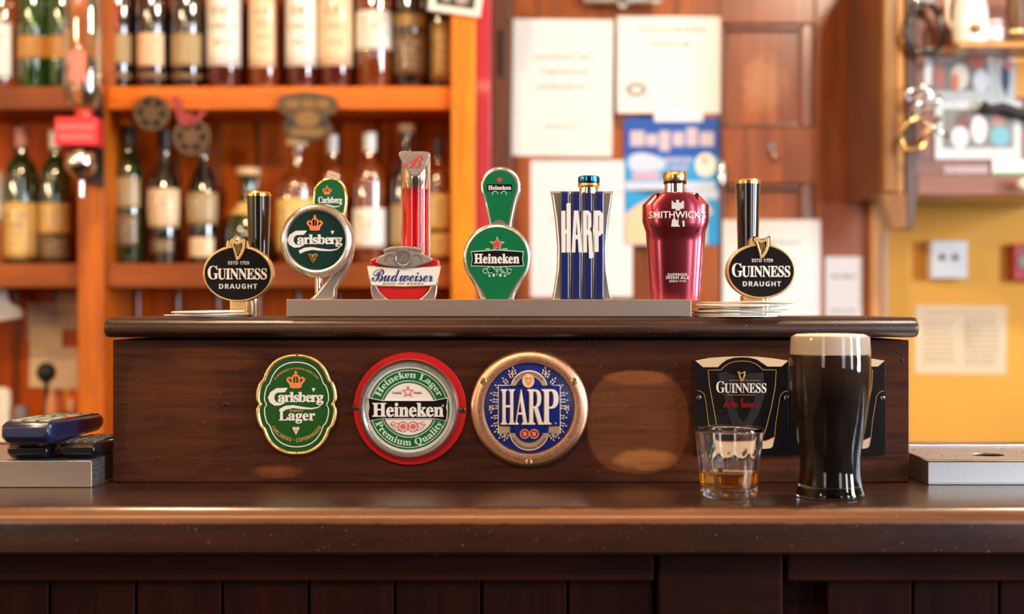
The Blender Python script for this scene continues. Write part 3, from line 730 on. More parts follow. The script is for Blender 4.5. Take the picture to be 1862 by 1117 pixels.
for x in (646.5, 842):
    s_ = t.disc('screw', [(0, .0062), (3, .0062), (4.8, .005), (4.8, .0002), (0, .0002)], x, 745 if x > 700 else 741, mat('dark screw', (.2, .18, .16), .35, 1), seg=20)
    t.flat('cross_slot', [rect(x - 3, 744.3, x + 3, 745.7), rect(x - .7, 742, x + .7, 748)] if x > 700 else [rect(x - 3, 740.3, x + 3, 741.7)], BLACK, .0064, .0004, parent=s_)

# Harp round badge
t = Thing('beer_badge', 'round blue lager badge in a broad copper-coloured ring with three slotted screws', 'badge', 962.5, 742, d, 'badges screwed to the riser')
t.disc('copper_ring', [(81, .002), (81.5, .006), (83, .0072), (90, .008), (100, .0072), (106, .0045), (107.5, .002), (107.5, 0), (81, 0)], 962.5, 742, COPPER, seg=96)
cx, cy = 960, 742
DOME = lambda v: v
# gently domed blue face, everything printed on it follows the dome
def dome_h(r, R=82 * d / F): return .0045 * (1 - min(1, r / R) ** 2)
ox, oz = t.P((cx, cy))
def ondome(v):
    r = math.hypot(v[0] - ox, v[2] - oz); return (v[0], v[1] - dome_h(r), v[2])
t.disc('blue_face', [(r, .0040 + dome_h(r * t.s)) for r in (0, 6, 12, 20, 28, 36, 44, 52, 60, 68, 75, 82)] + [(82, .001), (0, .001)], cx, cy, BLUE, seg=96)
def dens(path, step=3):
    out = []
    for a, b in zip(path, path[1:] + path[:1]):
        n = max(1, int(math.hypot(b[0] - a[0], b[1] - a[1]) / step))
        out += [(a[0] + (b[0] - a[0]) * i / n, a[1] + (b[1] - a[1]) * i / n) for i in range(n)]
    return out
f = .0048
bx0, bx1, by0, by1 = 905.5, 1019, 699.5, 788
lab = [(bx0, by0), (929, by0)] + arc(962, 707, 34, 168, 12, 16) + [(995, by0), (bx1, by0), (bx1, by1), (1000, by1)] + arc(962, 783, 36, -8, -172, 16) + [(924, by1), (bx0, by1)]
def inset(p, k): return [(962 + (x - 962) * k, 744 + (y - 744) * k) for x, y in p]
wre = []
for (x, y, a) in ((918, 692, -40), (906, 703, -60), (928, 680, -25), (934, 674, -15), (899, 716, -80), (898, 728, -85), (898, 740, -95), (893, 744, 180), (900, 758, -100), (900, 772, -110), (905, 782, -120), (912, 792, -135), (920, 795, -150)):
    for sgn in (1, -1):
        for du, dv, k_ in ((5.4, 0, 0), (0, 2.3, 1), (0, -2.3, -1), (-5, 2.3, 1), (-5, -2.3, -1)):
            an = math.radians(a); ag = math.radians(a + 16 * k_)
            D = (math.sin(an), -math.cos(an)); N = (math.cos(an), math.sin(an)); D2 = (math.sin(ag), -math.cos(ag)); N2 = (math.cos(ag), math.sin(ag))
            gx_, gy_ = x + D[0] * du + N[0] * dv, y + D[1] * du + N[1] * dv
            e = [(gx_ + 2.5 * math.cos(q) * D2[0] + 1.3 * math.sin(q) * N2[0], gy_ + 2.5 * math.cos(q) * D2[1] + 1.3 * math.sin(q) * N2[1]) for q in [2 * PI * i / 8 for i in range(8)]]
            wre.append([(p[0] if sgn == 1 else 2 * 962 - p[0], p[1]) for p in e])
# union-free ears: each grain is its own small lozenge
t.flat('wheat_print', wre, CREAM, f - .0003, .0005, fn=ondome)
t.flat('label_edge', dens(inset(lab, 1.0)), WHITE, f + .0002, .0006, fn=ondome)
t.flat('label_band', dens(inset(lab, .97)), mat('tan print', (.42, .30, .19), .4), f + .0004, .0005, fn=ondome)
sq = [(907, 701), (936, 701)] + arc(962, 709, 25, 160, 20, 10) + [(988, 701), (1017.5, 701), (1017.5, 774), (990, 774)] + arc(962, 777, 27, -2, -178, 12) + [(934, 774), (907, 774)]
t.flat('label_field', dens(sq), BLUE, f + .0007, .0005, fn=ondome)
for b_, y_, up_, w_, r_ in (('GUINNESS', 707, True, 58, 29.5), ('CELEBRATION BREW', 783, False, 74, 31.5)):
    t.text(sans(b_), 962, y_, w_, 4.6, BROWNP, f + .0008, .0005, arc=r_, up=up_, fn=ondome)
def hl(dx, dy, m, fr):
    for ch, x0_, x1_ in (('H', 911, 936.5), ('A', 936, 960), ('R', 959, 988), ('P', 985, 1015.5)):
        t.text(bolds(ch), (x0_ + x1_) / 2 + dx, 739 + dy, x1_ - x0_, 64, m, fr, .0007, bold=.0, fn=ondome)
hl(-1.6, .8, BROWNP, f + .0011); hl(0, 0, WHITE, f + .0016)
t.text('\u00ae', 1010, 769, 3.5, 3.5, WHITE, f + .001, fn=ondome)
t.flat('emblem_oval', [ell(960.5, 692, 11, 12.5, 32)], CREAM, f + .0010, .0008, fn=ondome)
t.flat('emblem_harp', harp(960.5, 692, 12, 15), ORANGE, f + .0014, .0007, fn=ondome)
t.flat('medal', [ell(954, 788, 9, n=28), ell(954, 788, 6.5, n=24), ell(954, 788, 4.5, n=20)], ORANGE, f + .0011, .0006, fn=ondome)
t.flat('medal', [ell(971, 788, 9, n=28), ell(971, 788, 6.5, n=24), ell(971, 788, 4.5, n=20)], ORANGE, f + .0011, .0006, fn=ondome)
for x, y, a in ((879, 693, 25), (1043.5, 693, 60), (961.5, 839, 90)):
    s_ = t.disc('slotted_screw', [(0, .0092), (4.5, .0090), (6.2, .0080), (6.2, .004), (0, .004)], x, y, GOLDS, seg=24)
    ca, sa = math.cos(math.radians(a)), math.sin(math.radians(a))
    t.flat('slot', [(x + u * ca - v * sa, y - u * sa - v * ca) for u, v in ((-5.5, -.8), (5.5, -.8), (5.5, .8), (-5.5, .8))], BLACK, .0094, .0006, parent=s_)

# Guinness plates
def plate(x0, label):
    t = Thing('beer_plate', label, 'badge', x0 + 87, 738, 1.5, 'black stout plates on the riser')
    q = lambda x, y: (x0 + (x - 103) * .29536, 590 + y * .29536)
    outer = [q(103, 225), q(125, 214), q(200, 202), q(300, 195), q(395, 192), q(490, 195), q(590, 205), q(670, 220), q(690, 228), q(690, 800), q(103, 800)]
    t.flat('plate_body', outer, BLACKG, .007, .007, .0012, sm=True)
    fr = .0074
    t.flat('gold_band', [q(112, 222), q(200, 205), q(300, 198), q(395, 195), q(490, 198), q(590, 208), q(682, 222), q(640, 258), q(555, 258), q(520, 235), q(490, 215), q(440, 203), q(395, 201), q(345, 205), q(305, 217), q(275, 238), q(250, 262), q(160, 262)], CREAM, fr, .0005)
    ln = [q(270, 278), q(285, 262), q(315, 240), q(350, 228), q(398, 224), q(445, 228), q(480, 240), q(510, 262), q(525, 278)]
    t.flat('gold_line', [stroke([q(247, 640), q(222, 500), q(200, 380), q(190, 280), q(270, 279)] + ln + [q(608, 279), q(602, 380), q(580, 500), q(545, 640), q(515, 712)], 1.1),
                         stroke([q(125, 405), q(150, 412), q(168, 430), q(178, 480), q(192, 600), q(205, 700), q(230, 755)], .8),
                         stroke([q(677, 407), q(650, 415), q(632, 440), q(624, 490), q(606, 600), q(598, 690), q(585, 740)], .8),
                         stroke([q(318, 343), q(512, 343)], .7), stroke([q(306, 432), q(480, 432)], .7)], GOLDP, fr, .0005)
    hw = [[q(250, 300), q(300, 290), q(345, 310), q(395, 318), q(440, 300), q(530, 295), q(535, 440), q(505, 540), q(440, 640), q(400, 690), q(370, 700), q(330, 600), q(290, 450), q(262, 360)], [q(330, 400), q(480, 400), q(470, 480), q(430, 570), q(405, 600), q(375, 560)]]
    t.flat('dark_harp', hw, GREYH, fr - .0001, .0004)
    t.flat('gold_foot', [[q(215, 705), q(250, 712), q(545, 712), q(600, 690), q(588, 745), q(575, 758), q(550, 762), q(240, 762), q(222, 750)]], CREAM, fr, .0005)
    t.flat('red_line', [stroke([q(216, 700), q(250, 713), q(545, 713), q(600, 688)], 1.2)], REDP, fr + .0003, .0004)
    t.flat('harp_emblem', harp(*q(393, 320), 14, 19), GOLDS, fr + .0012, .0014, .0003)
    cx, cy = q(398, 385)
    t.text(bolds('G'), cx - 39, cy - .5, 15.5, 21, WHITE, fr + .0006, bold=.0)
    t.text(bolds('UINNESS'), cx + 6, cy + 1.5, 76, 17.5, WHITE, fr + .0006, bold=.005, space=.93)
    t.text(script('Arthur Guinness'), q(390, 480)[0], q(390, 480)[1], 63, 19, mat('signature red', (.30, .01, .012), .4), fr + .0004, .0005)
    for xx, yy in (q(133, 448), q(670, 450)):
        s_ = t.disc('screw', [(0, .0100), (3, .0097), (4.5, .0085), (4.5, .007), (0, .007)], xx, yy, CHROME, seg=20)
        t.flat('slot', rect(xx - 3, yy - .6, xx + 3, yy + .6), BLACK, .0103, .0005, parent=s_)
plate(1260, 'black stout plate on the riser behind the whiskey tumbler, its lettering in full view')
plate(1434.5, 'black stout plate on the riser mostly hidden behind the full pint glass')

# ------------------------------------------------------------------ pint of stout
d = 1.39; s_ = d / F
pg = bpy.data.objects.new('pint_glass', None); COL.objects.link(pg)
pg.location = (X(1509.5, d), d, RZ)
tag(pg, 'full tulip-shaped pint glass of black stout with a thick cream head', 'pint of beer')
yb = 558.5 + (CZ - RZ) / d * F
pr = [(0, yb), (58, yb), (61, yb - 1), (62.5, yb - 5), (61, yb - 9), (57.5, yb - 20), (55, yb - 40), (54.3, yb - 60), (55, yb - 78), (58, yb - 100), (62, yb - 122), (66, yb - 146), (69.5, yb - 175), (72, yb - 205), (73, yb - 230), (72.6, yb - 255), (71.5, yb - 275), (70.6, yb - 288), (70.3, yb - 290.5)]
O = [(r * s_, (yb - y) * s_) for r, y in pr]
th = .0022
inner = [(max(0, r - th), h) for r, h in O if h > .012]
inner = [(0, .0085), (inner[0][0] * .6, .009), (inner[0][0] * .95, .0115)] + inner[1:]
gl = [(0, 0)] + O[1:] + [(O[-1][0] - th / 2, O[-1][1] + .0006)] + inner[::-1]
lathe('glass_wall', gl, mat('pint glass', (1, 1, 1), .03, trans=1, ior=1.45), pg, seg=96, sharp=50)
zf0 = (yb - 645) * s_; zf1 = O[-1][1]
liq = [(max(0, r - .0003 + .0006), h) for r, h in inner]
def cut(prf, z0, z1):
    out = []
    for (r0, h0), (r1, h1) in zip(prf, prf[1:]):
        for k_ in range(6):
            u = k_ / 6; out.append((r0 + (r1 - r0) * u, h0 + (h1 - h0) * u))
    out.append(prf[-1]); return [p for p in out if z0 <= p[1] <= z1]
def stout_mat():
    m = bpy.data.materials.new('stout'); m.use_nodes = True
    n = m.node_tree.nodes; l = m.node_tree.links; b = n['Principled BSDF']
    tc = n.new('ShaderNodeTexCoord'); sp = n.new('ShaderNodeSeparateXYZ'); l.new(tc.outputs['Object'], sp.inputs[0])
    nz = n.new('ShaderNodeTexNoise'); nz.inputs['Scale'].default_value = 25; nz.inputs['Detail'].default_value = 3; l.new(tc.outputs['Object'], nz.inputs['Vector'])
    ma = n.new('ShaderNodeMath'); ma.operation = 'MULTIPLY_ADD'; ma.inputs[1].default_value = .02; l.new(nz.outputs['Fac'], ma.inputs[0]); l.new(sp.outputs[2], ma.inputs[2])
    mr = n.new('ShaderNodeMapRange'); mr.inputs[1].default_value = .105; mr.inputs[2].default_value = .165; l.new(ma.outputs[0], mr.inputs[0])
    r = n.new('ShaderNodeValToRGB'); r.color_ramp.elements[0].color = (.004, .0022, .0018, 1); r.color_ramp.elements[1].color = (.060, .024, .013, 1)
    l.new(mr.outputs[0], r.inputs[0]); l.new(r.outputs[0], b.inputs['Base Color']); b.inputs['Roughness'].default_value = .6; b.inputs['Specular IOR Level'].default_value = .08
    return m
lq = cut(liq, 0, zf0)
lathe('stout', [(0, lq[0][1])] + lq + [(0, lq[-1][1])], stout_mat(), pg, seg=72)
fo = cut(liq, zf0 + .0002, zf1 - .001)
rt = fo[-1][0]
lathe('foam_head', [(0, fo[0][1])] + fo + [(rt * .97, zf1 + .0010), (rt * .9, zf1 + .0022), (rt * .6, zf1 + .0028), (0, zf1 + .003)], mat('cream foam', (.80, .66, .52), .6, bump=.08, bscale=500), pg, seg=72)

# ------------------------------------------------------------------ whiskey tumbler
d = 1.385; s_ = d / F
tg = bpy.data.objects.new('whiskey_tumbler', None); COL.objects.link(tg); tg.location = (X(1326, d), d, RZ)
tag(tg, 'short faceted glass tumbler with a finger of amber whiskey', 'tumbler')
yb = 558.5 + (CZ - RZ) / d * F
hh = (yb - 779) * s_
def rt_(h): return (50 + (62.5 - 50) * (h / hh) ** .9) * s_
zm = hh * .62
def facet(a, h):
    if h < .004 or h > zm + .006: return 1
    k_ = min(1, (h - .004) / .006, (zm + .006 - h) / .008)
    c_ = abs(math.sin(a * 6)) ; return 1 - .045 * k_ * c_
outp = [(0, .0012), (rt_(0) * .8, .0012), (rt_(0) * .86, 0), (rt_(0) * .96, .0004), (rt_(0), .003)]
for i in range(1, 25): outp.append((rt_(hh * i / 24), .003 + (hh - .003) * i / 24))
base = .0105
inp = [(rt_(h) - .0030, h) for h in [hh - (hh - base) * i / 16 for i in range(17)]]
bm = bmesh.new(); seg = 96
rings = []
for r, h in outp: rings.append([bm.verts.new((r * facet(2 * PI * i / seg, h) * math.sin(2 * PI * i / seg), -r * facet(2 * PI * i / seg, h) * math.cos(2 * PI * i / seg), h)) for i in range(seg)])
rings.append([bm.verts.new(((rt_(hh) - .0014) * math.sin(2 * PI * i / seg), -(rt_(hh) - .0014) * math.cos(2 * PI * i / seg), hh + .0008)) for i in range(seg)])
for r, h in inp + [(rt_(base) * .6, base - .002), (0, base - .0025)]: rings.append([bm.verts.new((r * math.sin(2 * PI * i / seg), -r * math.cos(2 * PI * i / seg), h)) for i in range(seg)])
for a, b in zip(rings, rings[1:]):
    for i in range(seg): bm.faces.new((a[i], a[(i + 1) % seg], b[(i + 1) % seg], b[i]))
bmesh.ops.remove_doubles(bm, verts=bm.verts[:], dist=1e-7)
me = bm_mesh(bm)
for p in me.polygons: p.use_smooth = True
link('glass_wall', me, GLASS, tg)
zw = (yb - 857) * s_
WH = mat('whiskey', (.97, .48, .05), 0, trans=1, ior=1.36)
wl = [(0, base - .0024), (rt_(base) * .6, base - .0019)] + [(rt_(h) - .0028, h) for h in [base + (zw - base) * i / 8 for i in range(9)]] + [(rt_(zw) - .006, zw - .0004), (0, zw - .0005)]
lathe('whiskey', wl, WH, tg, seg=64, sharp=60)

# ------------------------------------------------------------------ beer mats
def mat_card(x, y, z, r, label, group, m, tilt=(0, 0), rot=0, bend=0):
    bm = bmesh.new(); n = 40; tck = .0011
    top = []; bot = []
    rings = [(0, 0)] + [(k_, 1) for k_ in (.4, .8, 1)]
    grid = 10; V = {}
    for i in range(grid + 1):
        for j in range(grid + 1):
            u = i / grid * 2 - 1; v = j / grid * 2 - 1
            xx = u * r * math.sqrt(1 - v * v / 2) * 1.02; yy = v * r * math.sqrt(1 - u * u / 2) * 1.02
            zz = bend * (u * u) * .004
            for s2 in (0, 1): V[i, j, s2] = bm.verts.new((xx, yy, zz + s2 * tck))
    for i in range(grid):
        for j in range(grid):
            bm.faces.new((V[i, j, 1], V[i + 1, j, 1], V[i + 1, j + 1, 1], V[i, j + 1, 1]))
            bm.faces.new((V[i, j + 1, 0], V[i + 1, j + 1, 0], V[i + 1, j, 0], V[i, j, 0]))
    for i in range(grid):
        for a, b in (((i, 0), (i + 1, 0)), ((i + 1, grid), (i, grid)), ((0, i + 1), (0, i)), ((grid, i), (grid, i + 1))):
            bm.faces.new((V[a[0], a[1], 0], V[b[0], b[1], 0], V[b[0], b[1], 1], V[a[0], a[1], 1]))
    o = link('beer_mat', bm_mesh(bm), m, loc=(x, y, z)); o.rotation_euler = (tilt[0], tilt[1], rot)
    return tag(o, label, 'beer mat', group)
ydep = 1.538
names = ['bottom mat of the small pile beside the left end of the ledge', 'second mat up in the small pile near the left stout tap', 'third mat up in the small pile near the left stout tap', 'topmost tilted mat of the small pile near the left stout tap']
for i, (px, zz, tl_) in enumerate(((378, .0004, 0), (370, .0014, 0), (388, .0026, -.006), (383, .0052, -.022))):
    mat_card(X(px, ydep), ydep - .004 * i, LZ + zz, .041 - .001 * i, names[i], 'mats in the small pile', CARDW if i % 2 else CARD, (0, tl_), .3 * i, .0)
ordn = ['bottom', 'second', 'third', 'fourth', 'fifth', 'sixth', 'seventh', 'eighth', 'topmost']
for i in range(9):
    px = [1335, 1325, 1342, 1330, 1352, 1338, 1345, 1352, 1366][i]
    mat_card(X(px, 1.53), 1.526 + (i % 3) * .003, LZ + .0004 + i * .0017 + (.0008 if i > 4 else 0), [.044, .041, .046, .044, .047, .046, .049, .051, .055][i],
             f'{ordn[i]} mat of the large untidy pile beside the steel plinth' if i not in (0, 8) else f'{ordn[i]} mat of the large untidy pile beside the steel plinth', 'mats in the large pile', CARD if i % 3 else CARDW, (0, [.0, .004, -.006, .006, -.004, .008, .0, .012, .016][i]), .5 * i, [0, 0, .1, 0, .2, .1, .2, .1, .25][i])

# ------------------------------------------------------------------ counter trays and remotes
t = bpy.data.objects.new('steel_tray', None); COL.objects.link(t); t.location = (-.6, 1.455, RZ)
tag(t, 'shallow upturned steel tray on the counter under the remote controls', 'tray')
x1 = X(166, 1.455) + .6
box('tray_top', -.35, x1, .0, .17, .0262, .0275, STEELW, t, .0004)
box('tray_front', -.35, x1, 0, .0016, .0006, .0262, STEELD, t, .0004)
box('tray_side', x1 - .0016, x1, .0017, .17, .0006, .0262, STEELW, t, .0004)
box('tray_side', -.35, -.3484, .0017, .17, .0006, .0262, STEELW, t, .0004)
TT = RZ + .0275
t = bpy.data.objects.new('drip_tray', None); COL.objects.link(t); t.location = (.6, 1.478, RZ)
tag(t, 'pierced steel drip tray on the counter beside the yellow wall end of the riser', 'drip tray')
a0 = X(1688, 1.478) - .6
bm = bmesh.new(); add_box(bm, a0, .4, 0, .17, .0004, .0018); add_box(bm, a0, .4, 0, .0014, .0018, .0245); add_box(bm, a0, a0 + .0014, .0014, .17, .0018, .0245); add_box(bm, a0, .4, .1686, .17, .0018, .0245); add_box(bm, .3986, .4, .0014, .1686, .0018, .0245)
link('tray_body', bm_mesh(bm), STEELW, t, bevel=.0004)
def h_(x, y, r, n=24): return [(x + r * math.cos(2 * PI * i / n), y + r * math.sin(2 * PI * i / n)) for i in range(n)]
holes = []
for cxh in (.062,):
    holes.append(h_(a0 + .088, .080, .018, 40))
    holes.append(h_(a0 + .27, .080, .018, 40))
for ix, iy in ((.022, .135), (.028, .10), (.034, .07), (.04, .04), (.125, .145), (.135, .105), (.145, .072), (.152, .04), (.205, .14), (.215, .1), (.222, .07), (.23, .04)): holes.append(h_(a0 + ix, iy, .0035, 14))
me = curve_mesh([[(a0 + .004, .004), (.396, .004), (.396, .166), (a0 + .004, .166)]] + holes, .0014)
for v in me.vertices: x, y, z = v.co; v.co = (x, z, -y)
link('pierced_plate', me, STEELW, t, loc=(0, 0, .0232))
tube('rim', [(a0, 0, .0250), (.4, 0, .0250), (.4, .17, .0250), (a0, .17, .0250)], .0014, STEELW, t, closed=True, seg=8)

def remote(x, y, z, w, L_, h, yaw, label, body, side, btns, extra=None, taper=1.0, pitch=0):
    o = bpy.data.objects.new('remote_control', None); COL.objects.link(o); o.location = (x, y, z); o.rotation_euler = (pitch, 0, yaw)
    tag(o, label, 'remote control')
    bm = bmesh.new()
    secs = [(0, .86, .35, .8), (.006, .97, .12, .95), (.02, 1, .0, 1.0), (L_ * .45, .96, .0, .96), (L_ * .6, .90, .02, .9), (L_ - .01, .92 * taper, .05, .85), (L_, .86 * taper, .2, .7)]
    R = []
    for yy, kw, zb, kt in secs:
        hw = w / 2 * kw; z0 = h * zb; z1 = h * kt; c_ = min(.005, (z1 - z0) * .35)
        R.append([bm.verts.new((px_, yy, pz_)) for px_, pz_ in ((-hw + c_, z0), (hw - c_, z0), (hw, z0 + c_), (hw, z1 - c_ * .6), (hw - c_ * .6, z1), (-hw + c_ * .6, z1), (-hw, z1 - c_ * .6), (-hw, z0 + c_))])
    for a, b in zip(R, R[1:]):
        for i in range(8): bm.faces.new((a[i], a[(i + 1) % 8], b[(i + 1) % 8], b[i]))
    bm.faces.new(R[0]); bm.faces.new(R[-1])
    link('casing', bm_mesh(bm), side, o, bevel=.0012)
    def ztop(yy):
        for (y0, _, _, k0), (y1, _, _, k1) in zip(secs, secs[1:]):
            if y0 <= yy <= y1: return h * (k0 + (k1 - k0) * (yy - y0) / (y1 - y0))
        return h
    if body is not side:
        bm = bmesh.new(); R = []
        for yy, kw, zb, kt in secs[1:-1]:
            hw = w / 2 * kw * .86
            R.append([bm.verts.new((-hw, yy, h * kt - .001)), bm.verts.new((hw, yy, h * kt - .001)), bm.verts.new((hw, yy, h * kt + .0006)), bm.verts.new((-hw, yy, h * kt + .0006))])
        for a, b in zip(R, R[1:]):
            for i in range(4): bm.faces.new((a[i], a[(i + 1) % 4], b[(i + 1) % 4], b[i]))
        bm.faces.new(R[0]); bm.faces.new(R[-1])
        link('face_plate', bm_mesh(bm), body, o)
    for (bx_, by_, rx_, ry_, m) in btns:
        q = lathe('button', [(0, -.001), (1, -.001), (1, .0012), (.8, .002), (0, .0022)], m, o, seg=16)
        q.scale = (rx_, ry_, 1); q.location = (bx_, by_, ztop(by_))
    return o
B1 = mat('green grey rubber key', (.16, .22, .17), .45); B2 = mat('olive key', (.30, .28, .18), .4); B3 = mat('orange key', (.6, .16, .05), .4); B4 = mat('dark key', (.07, .07, .075), .4)
NAVYP = mat('navy plastic', (.006, .012, .055), .28, coat=.6, crough=.15)
BR = mat('bronze black plastic', (.035, .028, .024), .35)
bt = []
for j in range(4):
    for i in range(3): bt.append((-.014 + i * .014, .016 + j * .015, .0058, .005, (B2, B1, B2, B1)[j]))
for j in range(6):
    for i in range(4): bt.append((-.0165 + i * .011, .082 + j * .0125, .0042, .0036, B3 if (i, j) in ((3, 0), (3, 1)) else B4 if j % 2 else B1))
remote(X(48, 1.43), 1.425, TT + .0182, .053, .175, .0235, -.035, 'large navy blue remote control lying across two black remotes', BR, NAVYP, bt)
bt = [(-.014 + i * .0093, .012 + j * .011, .0032, .003, B4) for i in range(4) for j in range(9)]
remote(X(143, 1.468), 1.462, TT + .0003, .040, .14, .0172, -.0, 'black remote control with small keys lying under the navy one beside the riser', BR, BLACKG, bt)
bt = [(.012, .010, .0065, .0045, mat('red key', (.6, .03, .04), .35)), (-.014, .012, .008, .0045, B4), (0, .010, .0045, .0035, B4)] + [(-.013 + i * .013, .03 + j * .013, .0045, .004, B4) for i in range(3) for j in range(7)]
remote(X(52, 1.463), 1.458, TT + .0003, .046, .14, .0160, .02, 'black remote control with a red key lying under the navy one', BLACK, BLACKG, bt)

# ------------------------------------------------------------------ back bar shelving
sh = bpy.data.objects.new('back_bar_shelving', None); COL.objects.link(sh); sh.location = (-.7, 3.1, 0)
tag(sh, 'tall orange pine back-bar shelving holding rows of bottles behind the bar', 'shelving')
def shx(px, dd): return X(px, dd) + .7
fy = 3.0 - 3.1; byk = 3.205 - 3.1
def post(p0, p1, m=W_post): box('post', shx(p0, 2.98), shx(p1, 2.98), fy - .02, byk, 0, 2.55, m, sh, .004)
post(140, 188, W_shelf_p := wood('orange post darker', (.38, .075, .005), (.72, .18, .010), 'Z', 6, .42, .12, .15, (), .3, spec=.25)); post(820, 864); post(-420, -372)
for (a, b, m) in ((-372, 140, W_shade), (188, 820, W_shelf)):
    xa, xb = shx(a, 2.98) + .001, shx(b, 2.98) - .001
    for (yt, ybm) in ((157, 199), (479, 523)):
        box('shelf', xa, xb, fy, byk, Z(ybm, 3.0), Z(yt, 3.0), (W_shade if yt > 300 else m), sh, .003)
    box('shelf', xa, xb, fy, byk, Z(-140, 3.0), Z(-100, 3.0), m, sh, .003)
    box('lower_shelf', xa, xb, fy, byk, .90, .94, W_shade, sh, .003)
box('cornice', shx(-430, 2.98), shx(875, 2.98), fy - .04, byk, 2.55, 2.62, W_post, sh, .006)
bl = []; bead = bmesh.new()
x = X(250, 3.21) - 12 * (X(323, 3.21) - X(250, 3.21)); stp = X(323, 3.21) - X(250, 3.21)
while x < X(860, 3.21):
    a, b = max(x + .008, X(-372, 3.21)), min(x + stp - .008, X(862, 3.21))
    if b > a: bl.append((a + .7, b + .7, byk + .002, byk + .016, 0, 2.55))
    if X(-360, 3.21) < x < X(850, 3.21): tube_bm(bead, [(x + .7, byk + .007, 0), (x + .7, byk + .007, 2.55)], .0065, 12)
    x += stp
boxes('back_board', bl, W_back, sh)
link('bead_moulding', bm_mesh(bead), wood('bead wood', (.26, .07, .02), (.42, .12, .04), 'Z', 8, .25, .8, .05, (), .12), sh, smooth=True)
box('backing', shx(-420, 2.98), shx(864, 2.98), byk + .0165, byk + .03, 0, 2.55, W_back, sh)

# ------------------------------------------------------------------ bottles
G_BLK = mat('black bottle glass', (.006, .005, .006), .10, coat=1, crough=.02)
G_GRN = mat('dark green bottle glass', (.005, .04, .008), .05, trans=.35, coat=1, crough=.02)
G_GRN2 = mat('green bottle glass', (.018, .13, .012), .05, trans=.5, coat=1, crough=.02)
G_AMB = mat('whiskey bottle', (.32, .06, .008), .05, trans=.5, coat=1, crough=.02)
G_RED = mat('ruby bottle', (.10, .012, .010), .06, trans=.2, coat=1, crough=.02)
G_CLR = mat('clear bottle glass', (.93, .93, .90), .02, trans=1, coat=1, crough=.02)
for _m in (G_BLK, G_GRN, G_GRN2, G_AMB, G_RED, G_CLR): _m.node_tree.nodes['Principled BSDF'].inputs['Coat IOR'].default_value = 2.0
L_W = mat('white label', (.84, .82, .76), .6, coat=.6, crough=.08); L_C = mat('cream label', (.40, .29, .14), .6, coat=.6, crough=.08); L_Y = mat('yellow label', (.78, .50, .15), .6, coat=.6, crough=.08)
L_P = mat('peach label', (.82, .60, .38), .6, coat=.6, crough=.08); L_O = mat('orange label', (.62, .28, .05), .6, coat=.6, crough=.08); L_B = mat('brown label', (.17, .10, .045), .6, coat=.6, crough=.08)
L_G = mat('gold label', (.34, .20, .06), .45, .4); C_R = mat('red capsule', (.45, .03, .04), .4); C_W = mat('white capsule', (.75, .72, .68), .4); C_B = mat('black capsule', (.03, .02, .03), .4); C_P = mat('pink capsule', (.55, .25, .22), .5)
C_CORK = mat('cork stopper', (.72, .48, .26), .6)
L_PR = mat('label ink', (.44, .34, .22), .7)
